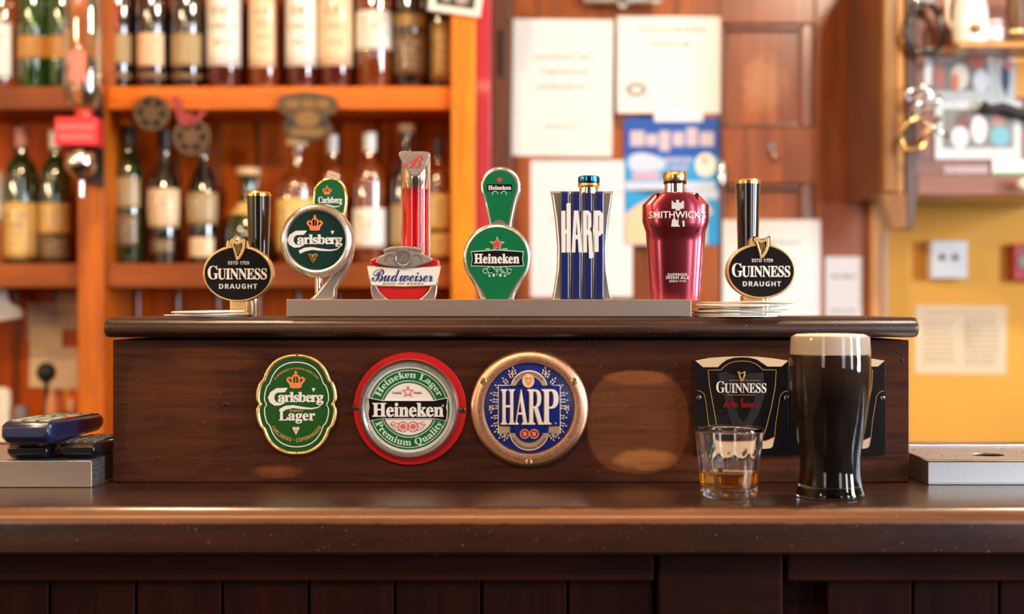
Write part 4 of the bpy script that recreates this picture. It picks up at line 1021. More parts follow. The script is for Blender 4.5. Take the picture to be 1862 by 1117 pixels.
def bottle(px, w, base_py, label, g, labels=(), cap=C_B, h=.30, d=3.1, shoulder=.62, neck=.14, kind='std', cork=False, row='', emb=True, dy=0):
    r = w / 2 * d / F
    o = bpy.data.objects.new('bottle', None); COL.objects.link(o); d2 = d + dy
    o.location = (X(px, d), d2, Z(base_py, 3.0) + .0005)
    tag(o, label, 'bottle', row)
    rn = r * .36
    if kind == 'std':
        pf = [(0, 0), (r * .92, 0), (r, .006), (r, h * shoulder)] + [(rn + (r - rn) * math.cos(i / 8 * PI / 2) ** 1.0, h * shoulder + (h * .16) * math.sin(i / 8 * PI / 2)) for i in range(1, 8)] + [(rn, h * (shoulder + .20)), (rn * .92, h * .96), (rn * 1.08, h * .965), (rn * 1.08, h), (0, h)]
    elif kind == 'round':
        pf = [(0, 0), (r * .8, 0), (r * .98, .02), (r, h * .22), (r * .97, h * .42), (r * .8, h * .56), (r * .5, h * .66), (rn, h * .75), (rn * .9, h * .95), (rn * 1.1, h), (0, h)]
    elif kind == 'bulge':
        pf = [(0, 0), (r * .78, 0), (r * .84, .01), (r * .88, h * .25), (r * .98, h * .38), (r, h * .5), (r * .9, h * .6), (r * .6, h * .7), (rn, h * .78), (rn * .9, h * .96), (rn * 1.1, h), (0, h)]
    lathe('glass_body', pf, g, o, seg=36, sharp=50)
    def rad_at(z):
        for (r0, h0), (r1, h1) in zip(pf, pf[1:]):
            if h0 <= z <= h1 and h1 > h0: return r0 + (r1 - r0) * (z - h0) / (h1 - h0)
        return r
    for (z0, z1, m, ha) in labels:
        z0 *= h; z1 *= h
        bm = bmesh.new(); n = 18; rows = 6; G = []
        for j in range(rows + 1):
            zz = z0 + (z1 - z0) * j / rows; rr = rad_at(zz) + .0006
            G.append([bm.verts.new((rr * math.sin(a), -rr * math.cos(a), zz)) for a in [math.radians(-ha + 2 * ha * i / n) for i in range(n + 1)]])
        for a, b in zip(G, G[1:]):
            for i in range(n): bm.faces.new((a[i], a[i + 1], b[i + 1], b[i]))
        lo = link('label', bm_mesh(bm), m, o, smooth=True)
        md = lo.modifiers.new('s', 'SOLIDIFY'); md.thickness = .0004; md.offset = 1
        if emb and z1 - z0 > .02:
            bm = bmesh.new()
            for k_ in range(4):
                zz = z0 + (z1 - z0) * (.25 + .17 * k_); hw = math.radians(ha * (.55 if k_ % 2 else .35)); rr = rad_at(zz) + .0012
                seg_ = 8
                for i in range(seg_):
                    if (i * 7 + k_ * 3) % 5 == 0: continue
                    a, b = -hw + 2 * hw * i / seg_, -hw + 2 * hw * (i + .8) / seg_
                    hh_ = (z1 - z0) * (.05 if k_ != 2 else .09) / 2
                    bm.faces.new([bm.verts.new((rr * math.sin(u), -rr * math.cos(u), zz + v)) for u, v in ((a, -hh_), (b, -hh_), (b, hh_), (a, hh_))])
            link('printed_text', bm_mesh(bm), L_PR, lo)
    ct = h
    if cork: lathe('cork', [(0, h - .002), (rn * .95, h - .002), (rn * 1.5, h + .004), (rn * 1.5, h + .018), (0, h + .019)], cap, o, seg=24)
    else: lathe('capsule', [(0, h * .86), (rn * 1.12, h * .86), (rn * 1.18, h + .001), (0, h + .002)], cap, o, seg=24)
    return o
U = 'bottles on the upper shelf'
up = [
 (2, 44, G_CLR, 'cream jug-like clear bottle at the far left of the upper shelf', [(.1, .5, L_W, 80)], C_W),
 (61, 54, G_GRN2, 'green bottle with orange label beside the cream bottle, upper shelf', [(.24, .40, L_O, 85)], C_B),
 (113, 52, G_GRN2, 'green bottle with orange label partly behind the upturned spirit bottle', [(.24, .40, L_O, 85)], C_B),
 (217, 50, G_BLK, 'dark bottle with red stripe and cream label, first right of the shelf post', [(.20, .42, L_C, 75), (.09, .14, L_B, 80), (.44, .62, C_R, 12)], C_R),
 (277, 56, G_BLK, 'dark bottle with round cream label, second right of the shelf post', [(.18, .42, L_P, 60), (.09, .14, L_B, 80)], C_B),
 (341, 58, G_BLK, 'dark bottle with cream label beside the first big white label, upper shelf', [(.18, .42, L_C, 70), (.09, .13, L_B, 80)], C_B),
 (408, 62, G_RED, 'wine-dark bottle with the leftmost tall white label on the upper shelf', [(.18, .86, L_W, 88)], C_R),
 (480, 58, G_AMB, 'amber bottle with peach label and long bright glint, upper shelf', [(.17, .70, L_P, 50)], C_R),
 (549, 58, G_RED, 'dark bottle with tall white label above the carved brown plaque', [(.18, .86, L_W, 80)], C_R),
 (611, 62, G_RED, 'dark bottle with tall peach-white label, next right from the plaque', [(.18, .86, L_P, 80)], C_R),
 (681, 66, G_AMB, 'amber bottle with a shorter white label ending higher than its neighbours', [(.30, .58, L_W, 88)], C_R),
 (746, 60, G_BLK, 'dark bottle with gold banded label below the tilted framed picture', [(.12, .42, L_B, 80), (.46, .56, L_G, 80)], C_B),
 (803, 42, G_BLK, 'narrow dark bottle with brown gold label against the right shelf post', [(.08, .5, L_G, 80)], C_B),
]
for px, w, g, lb, ls, cp in up:
    bottle(px, w, 157, lb, g, ls, cp, .30, shoulder=.66 if g is not G_RED else .88 if False else .68, row=U)
Lw = 'bottles on the lower shelf'
low = [
 (-13, 38, G_CLR, 'pale bottle cut off by the left picture edge, lower shelf', [(.35, .75, L_W, 85)], C_W, .27, 'std', False),
 (39, 60, G_GRN, 'green bottle with tall yellow label on the lower shelf', [(.04, .45, L_Y, 88)], C_P, .295, 'std', False),
 (101, 56, G_GRN, 'green bottle with short yellow label beside the shelf post, lower shelf', [(.22, .45, L_Y, 88), (.03, .2, L_B, 80)], C_W, .29, 'std', False),
 (234, 56, G_GRN, 'slim dark green bottle with cream and brown bands, lower shelf', [(.40, .62, L_C, 60), (.12, .36, L_B, 50)], C_B, .30, 'std', False),
 (299, 62, G_BLK, 'round-shouldered dark bottle with wide oval brown label, lower shelf', [(.27, .56, L_P, 75), (.08, .18, L_B, 50)], C_B, .29, 'bulge', False),
 (370, 60, G_BLK, 'dark bottle with two cream oval labels under the second medallion', [(.30, .55, L_C, 70), (.05, .2, L_P, 60)], C_B, .28, 'bulge', False),
 (452, 84, G_GRN, 'squat round green bottle with gold shoulder behind the stout tap', [(.56, .70, L_Y, 80)], C_CORK, .19, 'round', True),
 (540, 72, G_AMB, 'golden whiskey bottle with pale yellow label behind the round lager tap', [(.10, .55, L_Y, 80)], C_CORK, .255, 'std', True),
 (604, 50, G_AMB, 'amber bottle with white capsule between the round tap and red tube tap', [(.1, .45, L_P, 70)], C_W, .28, 'std', False),
 (672, 60, G_AMB, 'whiskey bottle with cream label and white capsule left of the red tube', [(.12, .42, L_W, 80)], C_W, .285, 'std', False),
 (740, 60, G_BLK, 'dark bottle with cork stopper directly behind the red tube tap', [(.12, .45, L_C, 75)], C_CORK, .285, 'std', True),
 (797, 44, G_AMB, 'slim bottle with two pale yellow labels against the right shelf post', [(.06, .24, L_Y, 80), (.27, .56, L_Y, 80)], C_B, .27, 'std', False),
]
for px, w, g, lb, ls, cp, h, kd, ck in low:
    bottle(px, w, 478, lb, g, ls, cp, h, kind=kd, cork=ck, row=Lw)
o = lathe('fridge_magnet_disc', [(0, 0), (.012, 0), (.012, .002), (0, .002)], C_W, seg=20) if False else None

# ------------------------------------------------------------------ optic with upturned bottle
d = 2.85
t = Thing('spirit_optic', 'upturned clear spirit bottle in a red and silver optic dispenser', 'spirit dispenser', 152, 340, d)
t.turn('upturned_bottle', [(0, -30), (27, -30), (33, -18), (34, 0), (34.5, 120), (35, 165), (33, 180), (22, 195), (12, 204), (11, 214), (0, 214)], 152, G_CLR)
t.flat('bottle_label', rect(137, 98, 166, 152), mat('faded red label', (.75, .22, .17), .6), 35.5 * t.s, .0006)
t.turn('red_collar', [(0, 200), (15, 200), (17, 214), (17, 222), (0, 222)], 152, RED)
rb = t.box('red_box', 107, 216, 184, 268, mat('red plastic box', (.75, .03, .04), .35), .03, .05, .004)
t.flat('printed_text', [rect(112, 229, 180, 239), rect(115, 247, 176, 257)], PINK, .031, .0006, parent=rb)
t.turn('silver_chamber', [(0, 330), (5, 330), (9, 326), (24, 312), (29, 300), (28, 284), (20, 272), (0, 270)], 147, CHROME)
t.turn('spout', [(0, 358), (4, 358), (5, 330), (0, 330)], 148, CHROME)
t.box('bracket', 140, 150, 156, 330, BLACK, -.04, .0895)

# ------------------------------------------------------------------ hanging ornaments
def medallion(cx, cy, r, label):
    t = Thing('medallion', label, 'ornament', cx, cy, 2.998, 'round carved medallions')
    WB = mat('aged bronze', (.13, .075, .035), .5, .4, bump=.4, bscale=90)
    t.flat('ring', [ell(cx, cy, r, n=48), ell(cx, cy, r - 7, n=48)], WB, .012, .012, .002, sm=True)
    t.flat('centre', [ell(cx - 2, cy + 2, r * .42, n=24)], WB, .012, .008, .001, sm=True)
    t.flat('spoke', [stroke([(cx + math.cos(a) * r * .3, cy + math.sin(a) * r * .3), (cx + math.cos(a) * (r - 5), cy + math.sin(a) * (r - 5))], 7) for a in (.6, 1.65, 2.7, 3.74, 4.8, 5.85)], WB, .010, .006)
    t.flat('back_plate', [ell(cx, cy, r - 4, n=40)], mat('dark bronze', (.04, .025, .015), .5, .4), .003, .002)
medallion(278, 207, 33, 'round bronze medallion hanging from the upper shelf, the higher of the two')
medallion(350, 250, 34, 'round bronze medallion hanging lower on a red ribbon')
t = Thing('ribbon', 'red ribbon running from the upper shelf to the lower bronze medallion', 'ribbon', 330, 215, 2.985)
t.flat('band', [[(312, 178), (322, 172), (336, 205), (352, 205), (350, 222), (338, 232), (324, 222)]], mat('dark red ribbon', (.32, .04, .04), .7), .001, .002)
t.flat('band', [[(366, 200), (376, 204), (356, 226), (348, 222)]], mat('dark red ribbon', (.32, .04, .04), .7), .001, .002)
t = Thing('carved_plaque', 'dark carved brown plaque hung across the upper shelf edge', 'plaque', 560, 255, 2.997)
pq = smooth_loop([(508, 180), (530, 172), (560, 168), (592, 173), (612, 182), (610, 208), (596, 216), (606, 240), (585, 254), (560, 258), (530, 252), (516, 238), (526, 216), (510, 206)], 4)
WP = mat('carved walnut', (.085, .045, .015), .5, bump=.6, bscale=120, var=.5, vscale=90)
t.flat('board', pq, WP, .012, .014, .003, sm=True)
t.flat('relief', [rect(522, 184, 546, 198), rect(551, 184, 572, 198), rect(577, 184, 600, 198)], mat('tarnished gilt', (.22, .12, .04), .5, .3), .0135, .002)
t.flat('relief', [ell(560, 218, 22, 14, 24), rect(530, 236, 590, 248)], mat('tarnished gilt', (.22, .12, .04), .5, .3), .0135, .003)
t.flat('recess', ell(528, 224, 10, 8, 20), BLACK, .0128, .002); t.flat('recess', ell(592, 224, 9, 8, 20), BLACK, .0128, .002)

# framed picture at the top
t = Thing('framed_picture', 'white-framed dark picture hung at a tilt above the right shelf post', 'picture', 825, 20, 2.975)
def rot2(pts, a, c0): 
    ca, sa = math.cos(a), math.sin(a); return [(c0[0] + (x - c0[0]) * ca - (y - c0[1]) * sa, c0[1] + (x - c0[0]) * sa + (y - c0[1]) * ca) for x, y in pts]
q = lambda *r: rot2(rect(*r), math.radians(8), (825, 20))
t.flat('frame', [q(778, -70, 874, 26), q(790, -58, 862, 14)], mat('white frame', (.8, .76, .72), .5), .008, .012, .002)
t.flat('picture', [q(788, -60, 864, 16)], mat('dark green print', (.04, .05, .035), .5), .002, .002)
t.flat('figure', [ell(840, -5, 12, 14, 20), ell(812, -8, 8, 12, 20)], mat('pale print', (.42, .30, .26), .6), .003, .001)

# ------------------------------------------------------------------ door, frame and trims
W_mould = wood('worn moulding', (.24, .085, .05), (.36, .15, .10), 'Z', 6, .3, .6, .05, (), .15)
door = bpy.data.objects.new('door_1', None); COL.objects.link(door); door.location = (X(1255, 3.2), 3.2, 0)
door['kind'] = 'structure'; door['label'] = 'brown panelled wooden door covered with notices'; door['category'] = 'door'
D0 = X(1255, 3.2)
def dx(px, dd=3.195): return X(px, dd) - D0
ztop = 2.02; lx0, lx1 = dx(932), dx(1580)
box('door_panel', lx0 + .02, lx1 - .02, .018, .035, .02, ztop - .02, W_door, door)
vs = [(932, 1010), (1230, 1308), (1482, 1580)]
for a, b in vs: box('stile', dx(a), dx(b), -.005, .0175, .01, ztop, W_door, door, .003)
zr = [(ztop, Z(43, 3.195)), (Z(232, 3.195), Z(335, 3.195)), (Z(880, 3.195), Z(980, 3.195)), (.25, .01)]
for a, b in ((1010, 1230), (1308, 1482)):
    for z1, z0 in zr: box('rail', dx(a) + .0005, dx(b) - .0005, -.004, .0175, z0, z1, W_door, door, .003)
    for (za, zb) in ((Z(232, 3.195), Z(43, 3.195)), (Z(880, 3.195), Z(335, 3.195))):
        for q0, q1 in ((dx(a) + .001, dx(a) + .014), (dx(b) - .030, dx(b) - .002)): box('panel_moulding', q0, q1, .002, .0178, za, zb, W_mould, door, .005)
        for q0, q1 in ((za + .001, za + .012), (zb - .012, zb - .001)): box('panel_moulding', dx(a) + .015, dx(b) - .031, .004, .0178, q0, q1, W_mould, door, .004)
tm = bpy.data.objects.new('trim_1', None); COL.objects.link(tm); tm.location = (D0, 3.2, 0); tm['kind'] = 'structure'
box('jamb', dx(894, 3.18), dx(931, 3.18), -.03, .045, 0, 2.1, W_frame, tm, .004)
box('jamb', dx(1581, 3.18), dx(1601, 3.18), -.03, .045, 0, 2.1, W_gold, tm, .004)
box('head', dx(894, 3.18), dx(1601, 3.18), -.03, .045, 2.1, 2.18, W_frame, tm, .004)
struct(box('trim_2', X(867, 3.1), X(893, 3.1), 3.07, 3.245, 0, 2.6, mat('red painted post', (.62, .045, .06), .4, coat=.4), bevel=.004))
HN = Thing('door_closer', 'grey metal door closer arm at the top of the door', 'door closer', 1140, 10, 3.183)
HN.box('cylinder_body', 1062, -18, 1150, 8, SILVER, .02, .03, .003); HN.box('arm', 1085, -5, 1200, 11, SILVER, .035, .008, .002)
HN.disc('pivot', [(0, .05), (9, .05), (11, .046), (11, .03), (0, .03)], 1130, 9, CHROME); HN.disc('pivot', [(0, .05), (8, .05), (10, .046), (10, .03), (0, .03)], 1190, 2, CHROME)
HN = Thing('door_catch', 'small dark iron catch on the door frame', 'catch', 913, 100, 3.1695)
HN.box('plate', 908, 55, 915, 140, BLACK, .006, .006, .002)

def words(rows, seed=1):
    """rows = (x0,x1,y,h): small word-like bars of unreadable print"""
    rnd = random.Random(seed); out = []
    for x0, x1, y, h in rows:
        x = x0
        while x < x1 - 3:
            w = rnd.uniform(5, 14); w = min(w, x1 - x)
            out.append(rect(x, y - h / 2, x + w, y + h / 2)); x += w + 4
    return out
def notice(x0, y0, x1, y1, label, m=PAPER, rows=(), seed=1, d=3.1938, tilt=0, name='notice', cat='notice'):
    t = Thing(name, label, cat, (x0 + x1) / 2, (y0 + y1) / 2, d)
    t.flat('sheet', rot2(rect(x0, y0, x1, y1), tilt, ((x0 + x1) / 2, (y0 + y1) / 2)), m, .0, .0012)
    if rows: t.flat('printed_text', words(rows, seed), INK, .0005, .0004)
    return t
notice(932, 35, 1114, 284, 'large white portrait notice with three printed lines, topmost left on door', PAPER, [(970, 1078, 104, 7), (985, 1068, 131, 7), (975, 1070, 158, 7), (992, 1050, 230, 5)], 3, tilt=.012)
t = notice(1122, 30, 1310, 206, 'cream landscape certificate with a dark oval stamp', PAPER, [(1160, 1285, 54, 8), (1185, 1255, 81, 8), (1150, 1290, 100, 1.2)], 4, tilt=.005)
t.flat('stamp', [ell(1157, 163, 18, 12, 32), ell(1157, 163, 12, 7, 24)], mat('stamp ink', (.10, .10, .08), .7), .0007, .0005)
notice(965, 292, 1150, 540, 'white notice with green line hanging behind the navy tap', PAPERW, [(1000, 1130, 350, 4), (1000, 1120, 400, 4)], 5)
notice(1314, 400, 1492, 640, 'white portrait sheet behind the upright stout tap', PAPERW, [(1400, 1460, 441, 6), (1350, 1460, 480, 3), (1350, 1440, 500, 3)], 6)
notice(1501, 467, 1568, 600, 'small narrow white notice low on the right of the door', PAPERW, [(1512, 1555, 503, 8), (1510, 1558, 565, 5)], 7)
t = notice(1190, 202, 1278, 221, 'strip of white tape across the top of the blue poster', mat('white tape', (.88, .87, .85), .4), (), 8, d=3.1905, name='tape_strip', cat='tape')
t = Thing('poster', 'blue and white event poster taped to the door below the certificate', 'poster', 1221, 330, 3.1925)
PB = mat('poster blue', (.012, .085, .42), .5); PS = mat('poster sky', (.02, .34, .72), .5); PL = mat('poster pale', (.60, .68, .85), .5); PK = mat('poster pink', (.72, .42, .55), .5); PO = mat('poster peach', (.85, .60, .38), .5)
pb = t.flat('sheet', rect(1135, 214, 1308, 446), PB, 0, .0012)
t.flat('printed_text', [rect(1146, 238, 1172, 266), rect(1175, 244, 1196, 266), rect(1199, 238, 1218, 275), rect(1223, 240, 1244, 266), rect(1248, 232, 1268, 266), rect(1272, 240, 1298, 266)], mat('poster lilac', (.62, .52, .58), .6), .0005, .0004)
t.flat('sky_band', [rect(1136, 285, 1307, 445)], PS, .0003, .0004)
t.flat('cloud', [smooth_loop([(1145, 285), (1170, 278), (1205, 290), (1205, 308), (1150, 310)], 4)], PL, .0007, .0004)
t.flat('pale_band', [rect(1150, 313, 1200, 326)], PK, .0008, .0003)
t.flat('pale_panel', [rect(1137, 330, 1300, 346), rect(1250, 345, 1306, 362)], PL, .0008, .0003)
t.flat('pink_text', words([(1210, 1255, 291, 8), (1215, 1255, 305, 6)], 9), PK, .0009, .0003)
t.flat('round_badge', [ell(1283, 300, 19, 22, 32)], mat('poster cream', (.88, .84, .76), .5), .0009, .0003)
t.flat('badge_mark', [ell(1281, 292, 3.5, 6, 14)], ORANGE, .0013, .0003)
t.flat('peach_shape', [[(1137, 390), (1160, 372), (1195, 356), (1240, 350), (1280, 362), (1300, 392), (1300, 445), (1137, 445)]], PO, .0011, .0003)
t.flat('blue_corner', [[(1285, 395), (1307, 378), (1307, 445), (1285, 445)]], PS, .0015, .0003)
t = Thing('hanging_glass_charm', 'small shiny pendant hanging at the edge of the blue poster', 'pendant', 1313, 310, 3.184)
t.turn('pendant', [(0, 340), (5, 336), (7, 320), (5, 300), (2, 292), (0, 292)], 1313, CHROME)
t.tube('cord', [(1313, 292, 0), (1311, 240, 0), (1310, 215, 0)], .8, BLACK)
t = Thing('coat_hook', 'small shiny hook on the lower door panel', 'hook', 1405, 275, 3.1955)
t.disc('hook_plate', [(0, .006), (6, .006), (8, .003), (8, 0), (0, 0)], 1402, 268, CHROME)
t.tube('hook_arm', [(1402, 272, .004), (1406, 282, .015), (1412, 294, .014)], 3, CHROME)

# ------------------------------------------------------------------ wall display board, right
d = 2.9
t = Thing('display_board', 'reddish-brown wooden wall cabinet with golden corner post and stuck-on photographs', 'wall cabinet', 1760, 350, d)
t.box('board', 1664, -90, 1990, 354, W_board, 0, .33, .004)
t.box('bottom_rail', 1664, 318, 1990, 356, W_board, .012, .0115, .003)
t.box('gold_strip', 1602, -90, 1626, 352, W_gold2, .02, .05, .004)
t.box('gold_strip', 1627, -90, 1642, 352, W_gold, .012, .045, .004)
t.flat('corbel', [(1600, 352), (1664, 352), (1658, 416), (1618, 418)], W_gold2, .015, .05, .003)
t.flat('dark_edge', [(1643, -90), (1664, -90), (1664, 352), (1657, 418), (1646, 418), (1643, 352)], wood('dark edge wood', (.05, .014, .005), (.10, .028, .01), 'Z', 6), .017, .06, .002)
t.box('filler', 1602, -90, 1664, 352, W_frame, -.034, .29)
def photo(x0, y0, x1, y1, label, blobs, dd=2.8965, tilt=0):
    t = Thing('photograph', label, 'photograph', (x0 + x1) / 2, (y0 + y1) / 2, dd)
    c0 = ((x0 + x1) / 2, (y0 + y1) / 2)
    t.flat('white_border', rot2(rect(x0, y0, x1, y1), tilt, c0), mat('photo paper', (.56, .60, .62), .35, coat=.3), 0, .0012)
    b = 14
    pc = t.flat('picture', rot2(rect(x0 + b, y0 + b, x1 - b, y1 - b * 1.5), tilt, c0), mat('photo backdrop', (.22, .21, .20), .4), .0005, .0004)
    for i, (cx, cy, rx, ry, col) in enumerate(blobs):
        t.flat('printed_figure', [ell(cx, cy, rx, ry, 20)], mat('photo ' + '%.2f %.2f %.2f' % col, col, .45), .0009 + i * .0002, .0003, parent=pc)
photo(1681, 86, 1811, 186, 'white-bordered photograph of people, upper one on the display board', [(1722, 105, 26, 8, (.3, .34, .42)), (1708, 140, 10, 24, (.5, .18, .15)), (1745, 140, 16, 24, (.75, .72, .6)), (1736, 150, 7, 18, (.65, .22, .1)), (1775, 112, 14, 14, (.5, .14, .12)), (1783, 148, 14, 22, (.68, .7, .8))])
photo(1700, 184, 1857, 290, 'white-bordered photograph of a group, largest and lowest on the board', [(1770, 206, 28, 6, (.12, .11, .14)), (1750, 222, 14, 16, (.18, .08, .07)), (1780, 235, 14, 26, (.72, .70, .75)), (1815, 218, 12, 10, (.5, .22, .2)), (1818, 248, 18, 18, (.16, .42, .52)), (1745, 250, 16, 20, (.75, .7, .76))], 2.8935)
photo(1812, 84, 1846, 196, 'narrow photograph with a dark blue figure, edge on beside the upper one', [(1828, 140, 8, 28, (.03, .06, .12)), (1834, 118, 8, 10, (.6, .22, .25))], 2.8975)
# black loop
t = Thing('strap_loop', 'black looped leather strap hanging in front of the display board', 'strap', 1682, 100, 2.86)
t.tube('loop', [(1682 + 35 * math.cos(2 * PI * i / 40) * (1 if math.sin(2 * PI * i / 40) > 0 else .85), 52 + 46 * math.sin(2 * PI * i / 40), .004 * math.sin(2 * PI * i / 20)) for i in range(40)], 5.5, mat('black leather', (.02, .02, .026), .3, coat=.6), seg=12, closed=True)
t.box('buckle', 1664, -8, 1702, 8, CHROME, .006, .008, .002)
# openers
t = Thing('bottle_openers', 'bundle of shiny metal bottle openers and rings hanging beside the photographs', 'bottle opener', 1672, 270, 2.85)
def ring_pts(cx, cy, rx, ry, a=0, f=0, n=28):
    return [(cx + rx * math.cos(q) * math.cos(a) - ry * math.sin(q) * math.sin(a), cy + rx * math.cos(q) * math.sin(a) + ry * math.sin(q) * math.cos(a), f + .006 * math.sin(q * 2)) for q in [2 * PI * i / n for i in range(n)]]
t.tube('ring', ring_pts(1668, 168, 24, 9, -.35), 4, CHROME, closed=True)
t.tube('ring', ring_pts(1682, 190, 26, 9, -.5, .01), 4, CHROME, closed=True)
t.tube('opener_loop', ring_pts(1662, 245, 22, 30, .3, .004), 4.5, GOLD, closed=True)
t.tube('opener_handle', [(1668, 262, .01), (1684, 238, .014), (1706, 215, .012)], 5, mat('satin copper', (.85, .55, .32), .2, 1))
t.tube('opener_handle', [(1675, 222, .02), (1700, 240, .02), (1722, 252, .018)], 4, CHROME)
t.tube('cord', [(1665, 160, 0), (1668, 120, -.01), (1672, 80, -.01)], 1.2, BLACK)
# white jug figure
t = Thing('ceramic_jug', 'white ceramic jug standing above the upper photograph', 'jug', 1766, 84, 2.80)
t.turn('jug_body', [(0, 84), (22, 84), (30, 78), (33, 50), (31, 20), (24, -10), (22, -40), (0, -40)], 1764, mat('white ceramic', (.82, .82, .80), .25, coat=.6))
t.tube('handle', [(1734, -20, 0), (1722, 0, 0), (1722, 36, 0), (1734, 56, 0)], 4.5, mat('cream ceramic', (.7, .56, .42), .3))
t.turn('gold_seal', [(0, 66), (8, 66), (12, 58), (8, 50), (0, 48)], 1764, GOLDS, back=-.030)
t = Thing('pink_candle_jar', 'small pink and white jar beside the ceramic jug', 'jar', 1808, 84, 2.80)
t.turn('jar_body', [(0, 84), (13, 84), (15, 78), (15, 48), (12, 42), (0, 42)], 1808, mat('pink jar', (.72, .28, .30), .3, coat=.6))
t.turn('lid', [(0, 42), (14, 42), (14, 38), (0, 37)], 1808, mat('white lid', (.8, .74, .74), .4))
t.turn('label', [(15.1, 50), (15.5, 50), (15.5, 74), (15.1, 74), (15.1, 50)], 1808, WHITE)
t = Thing('wooden_shelf', 'small pale wooden shelf carrying the white jug above the photographs', 'shelf', 1800, 92, 2.80)
t.box('board', 1728, 84.3, 1990, 94, W_gold, .05, .125, .002)
t = Thing('wooden_ornament', 'dark brown carved ornament with gold trim at the top right corner', 'ornament', 1845, 84, 2.80)
t.turn('ornament_body', [(0, 84), (14, 84), (17, 76), (10, 60), (19, 30), (17, 0), (22, -40), (0, -40)], 1848, mat('dark ornament wood', (.13, .06, .02), .4))
t.turn('gold_band', [(14.5, 56), (16, 56), (16, 62), (14.5, 62), (14.5, 56)], 1848, GOLDS)
t = Thing('orange_card', 'orange card tucked behind the narrow photograph', 'card', 1855, 135, 2.8985)
t.flat('sheet', rect(1838, 97, 1900, 176), mat('orange card', (.85, .42, .10), .6), 0, .001)
t = Thing('black_strap', 'dark strap draped over the corner of the lower photograph', 'strap', 1815, 195, 2.881)
t.tube('band', [(1784, 190, .0), (1800, 200, .004), (1822, 196, .006), (1845, 204, .004), (1880, 212, .0)], 10, mat('dark strap cloth', (.03, .025, .035), .7))
t = Thing('label_card', 'white card with a green edge below the lowest photograph', 'card', 1833, 305, 2.8965)
t.flat('card', rect(1804, 291, 1880, 318), CARDW, .002, .001); t.flat('green_edge', rect(1806, 313, 1880, 318), mat('green edge', (.08, .4, .16), .5), .003, .0006)
t = Thing('label_holder', 'grey label strip on the bottom rail of the display board', 'label', 1710, 312, 2.8995)
t.flat('strip', rect(1716, 302, 1796, 316), mat('grey strip', (.42, .32, .36), .4), .002, .002)
t = Thing('ball_ornament', 'round white ball near the lower corner of the display board', 'ball', 1860, 337, 2.86)
t.disc('ball_face', [(0, .02), (8, .018), (13, .010), (13, .004), (8, .0), (5, -.0275), (0, -.0275)], 1861, 337, WHITE)
# socket, poster, red frame on the yellow wall
d = 3.24
t = Thing('light_switch', 'square white switch box with two dark buttons on the yellow wall', 'switch', 1726, 472, 3.21)
t.box('plate', 1692, 437, 1760, 507, mat('white plastic', (.80, .80, .82), .4), .0, .039, .004)
for x in (1713, 1737): t.disc('button', [(0, .004), (5, .004), (6, .002), (6, -.001), (0, -.001)], x, 468, mat('dark button', (.12, .14, .10), .5), seg=20)
t = notice(1664, 556, 1830, 680, 'yellowed landscape newspaper clipping pinned low on the yellow wall', mat('newsprint', (.82, .66, .46), .8), (), 10, d=3.2485, tilt=.01)
t.flat('printed_text', words([(1680, 1735, y, 3.5) for y in range(585, 665, 9)] + [(1755, 1815, y, 3.5) for y in range(580, 665, 9)] + [(1685, 1812, 568, 3)], 11), mat('brown faded ink', (.48, .33, .22), .8), .0005, .0004)
t = Thing('alarm_box', 'red-framed call point at the right edge of the yellow wall', 'call point', 1866, 476, 3.22)
t.box('red_frame', 1842, 443, 1895, 511, mat('red box', (.50, .02, .02), .4), .0, .028, .004)
t.disc('grey_dial', [(0, .004), (12, .004), (14, .002), (14, -.002), (0, -.002)], 1862, 476, mat('grey dial', (.3, .25, .22), .4))
struct(box('trim_3', X(1603, 3.24), X(1614, 3.24), 3.232, 3.25, .0, Z(420, 3.24), mat('pale trim', (.80, .50, .28), .5)))

# ------------------------------------------------------------------ things below the lower shelf, left
d = 3.0
def pinned(x0, y0, x1, y1, label, m, dd=3.2055, tilt=0, rows=(), seed=2): return notice(x0, y0, x1, y1, label, m, rows, seed, dd, tilt, 'paper_note', 'note')
NP = mat('old note paper', (.74, .56, .38), .8); NP2 = mat('grey note paper', (.58, .47, .40), .8)
pinned(50, 552, 107, 620, 'greyish note pinned highest beside the post', NP2)
pinned(106, 530, 142, 600, 'tan note partly hidden by the shelf post', NP, 3.2035)
pinned(54, 592, 112, 705, 'cream note below the greyish one', mat('cream note', (.85, .66, .42), .8), 3.2015, .03, [(62, 100, 630, 2.5), (62, 100, 645, 2.5)])
pinned(84, 632, 142, 708, 'lowest pale note beside the post', NP, 3.1995, 0, [(92, 130, 655, 2.5), (92, 130, 670, 2.5)], 3)
tz = .9405
def on_shelf(name, label, cat, px, dd=3.08):
    t = Thing(name, label, cat, px, 0, dd); t.o.location.z = tz; t.cy = 558.5 + (CZ - tz) / dd * F; return t
t = on_shelf('black_ball_stopper', 'black ball-topped stopper rod standing in front of the pinned notes', 'stopper', 84)
t.turn('rod', [(0, t.cy), (14, t.cy), (14, t.cy - 60), (6, t.cy - 70), (4, 695), (0, 695)], 84, mat('dark rod', (.05, .04, .045), .3))
t.turn('ball', [(0, 698), (8, 695), (16, 686), (18, 678), (15, 668), (8, 661), (0, 659)], 84, mat('matt black', (.014, .018, .016), .5))
t = on_shelf('white_candle', 'tall cream candle standing at the left edge under the shelf', 'candle', 4)
t.turn('wax', [(0, t.cy), (16, t.cy), (15, 712), (8, 705), (0, 703)], 4, mat('cream wax', (.82, .72, .52), .5))
t.tube('wick', [(4, 704, 0), (5, 697, .001)], 1, BLACK)
t = on_shelf('pen_pot', 'clear pot of coloured pens under the shelf beside the post', 'pen pot', 118)
t.turn('pot', [(0, t.cy), (15, t.cy), (17, 745), (16, 745), (14, t.cy - 3), (0, t.cy - 3)], 118, G_CLR)
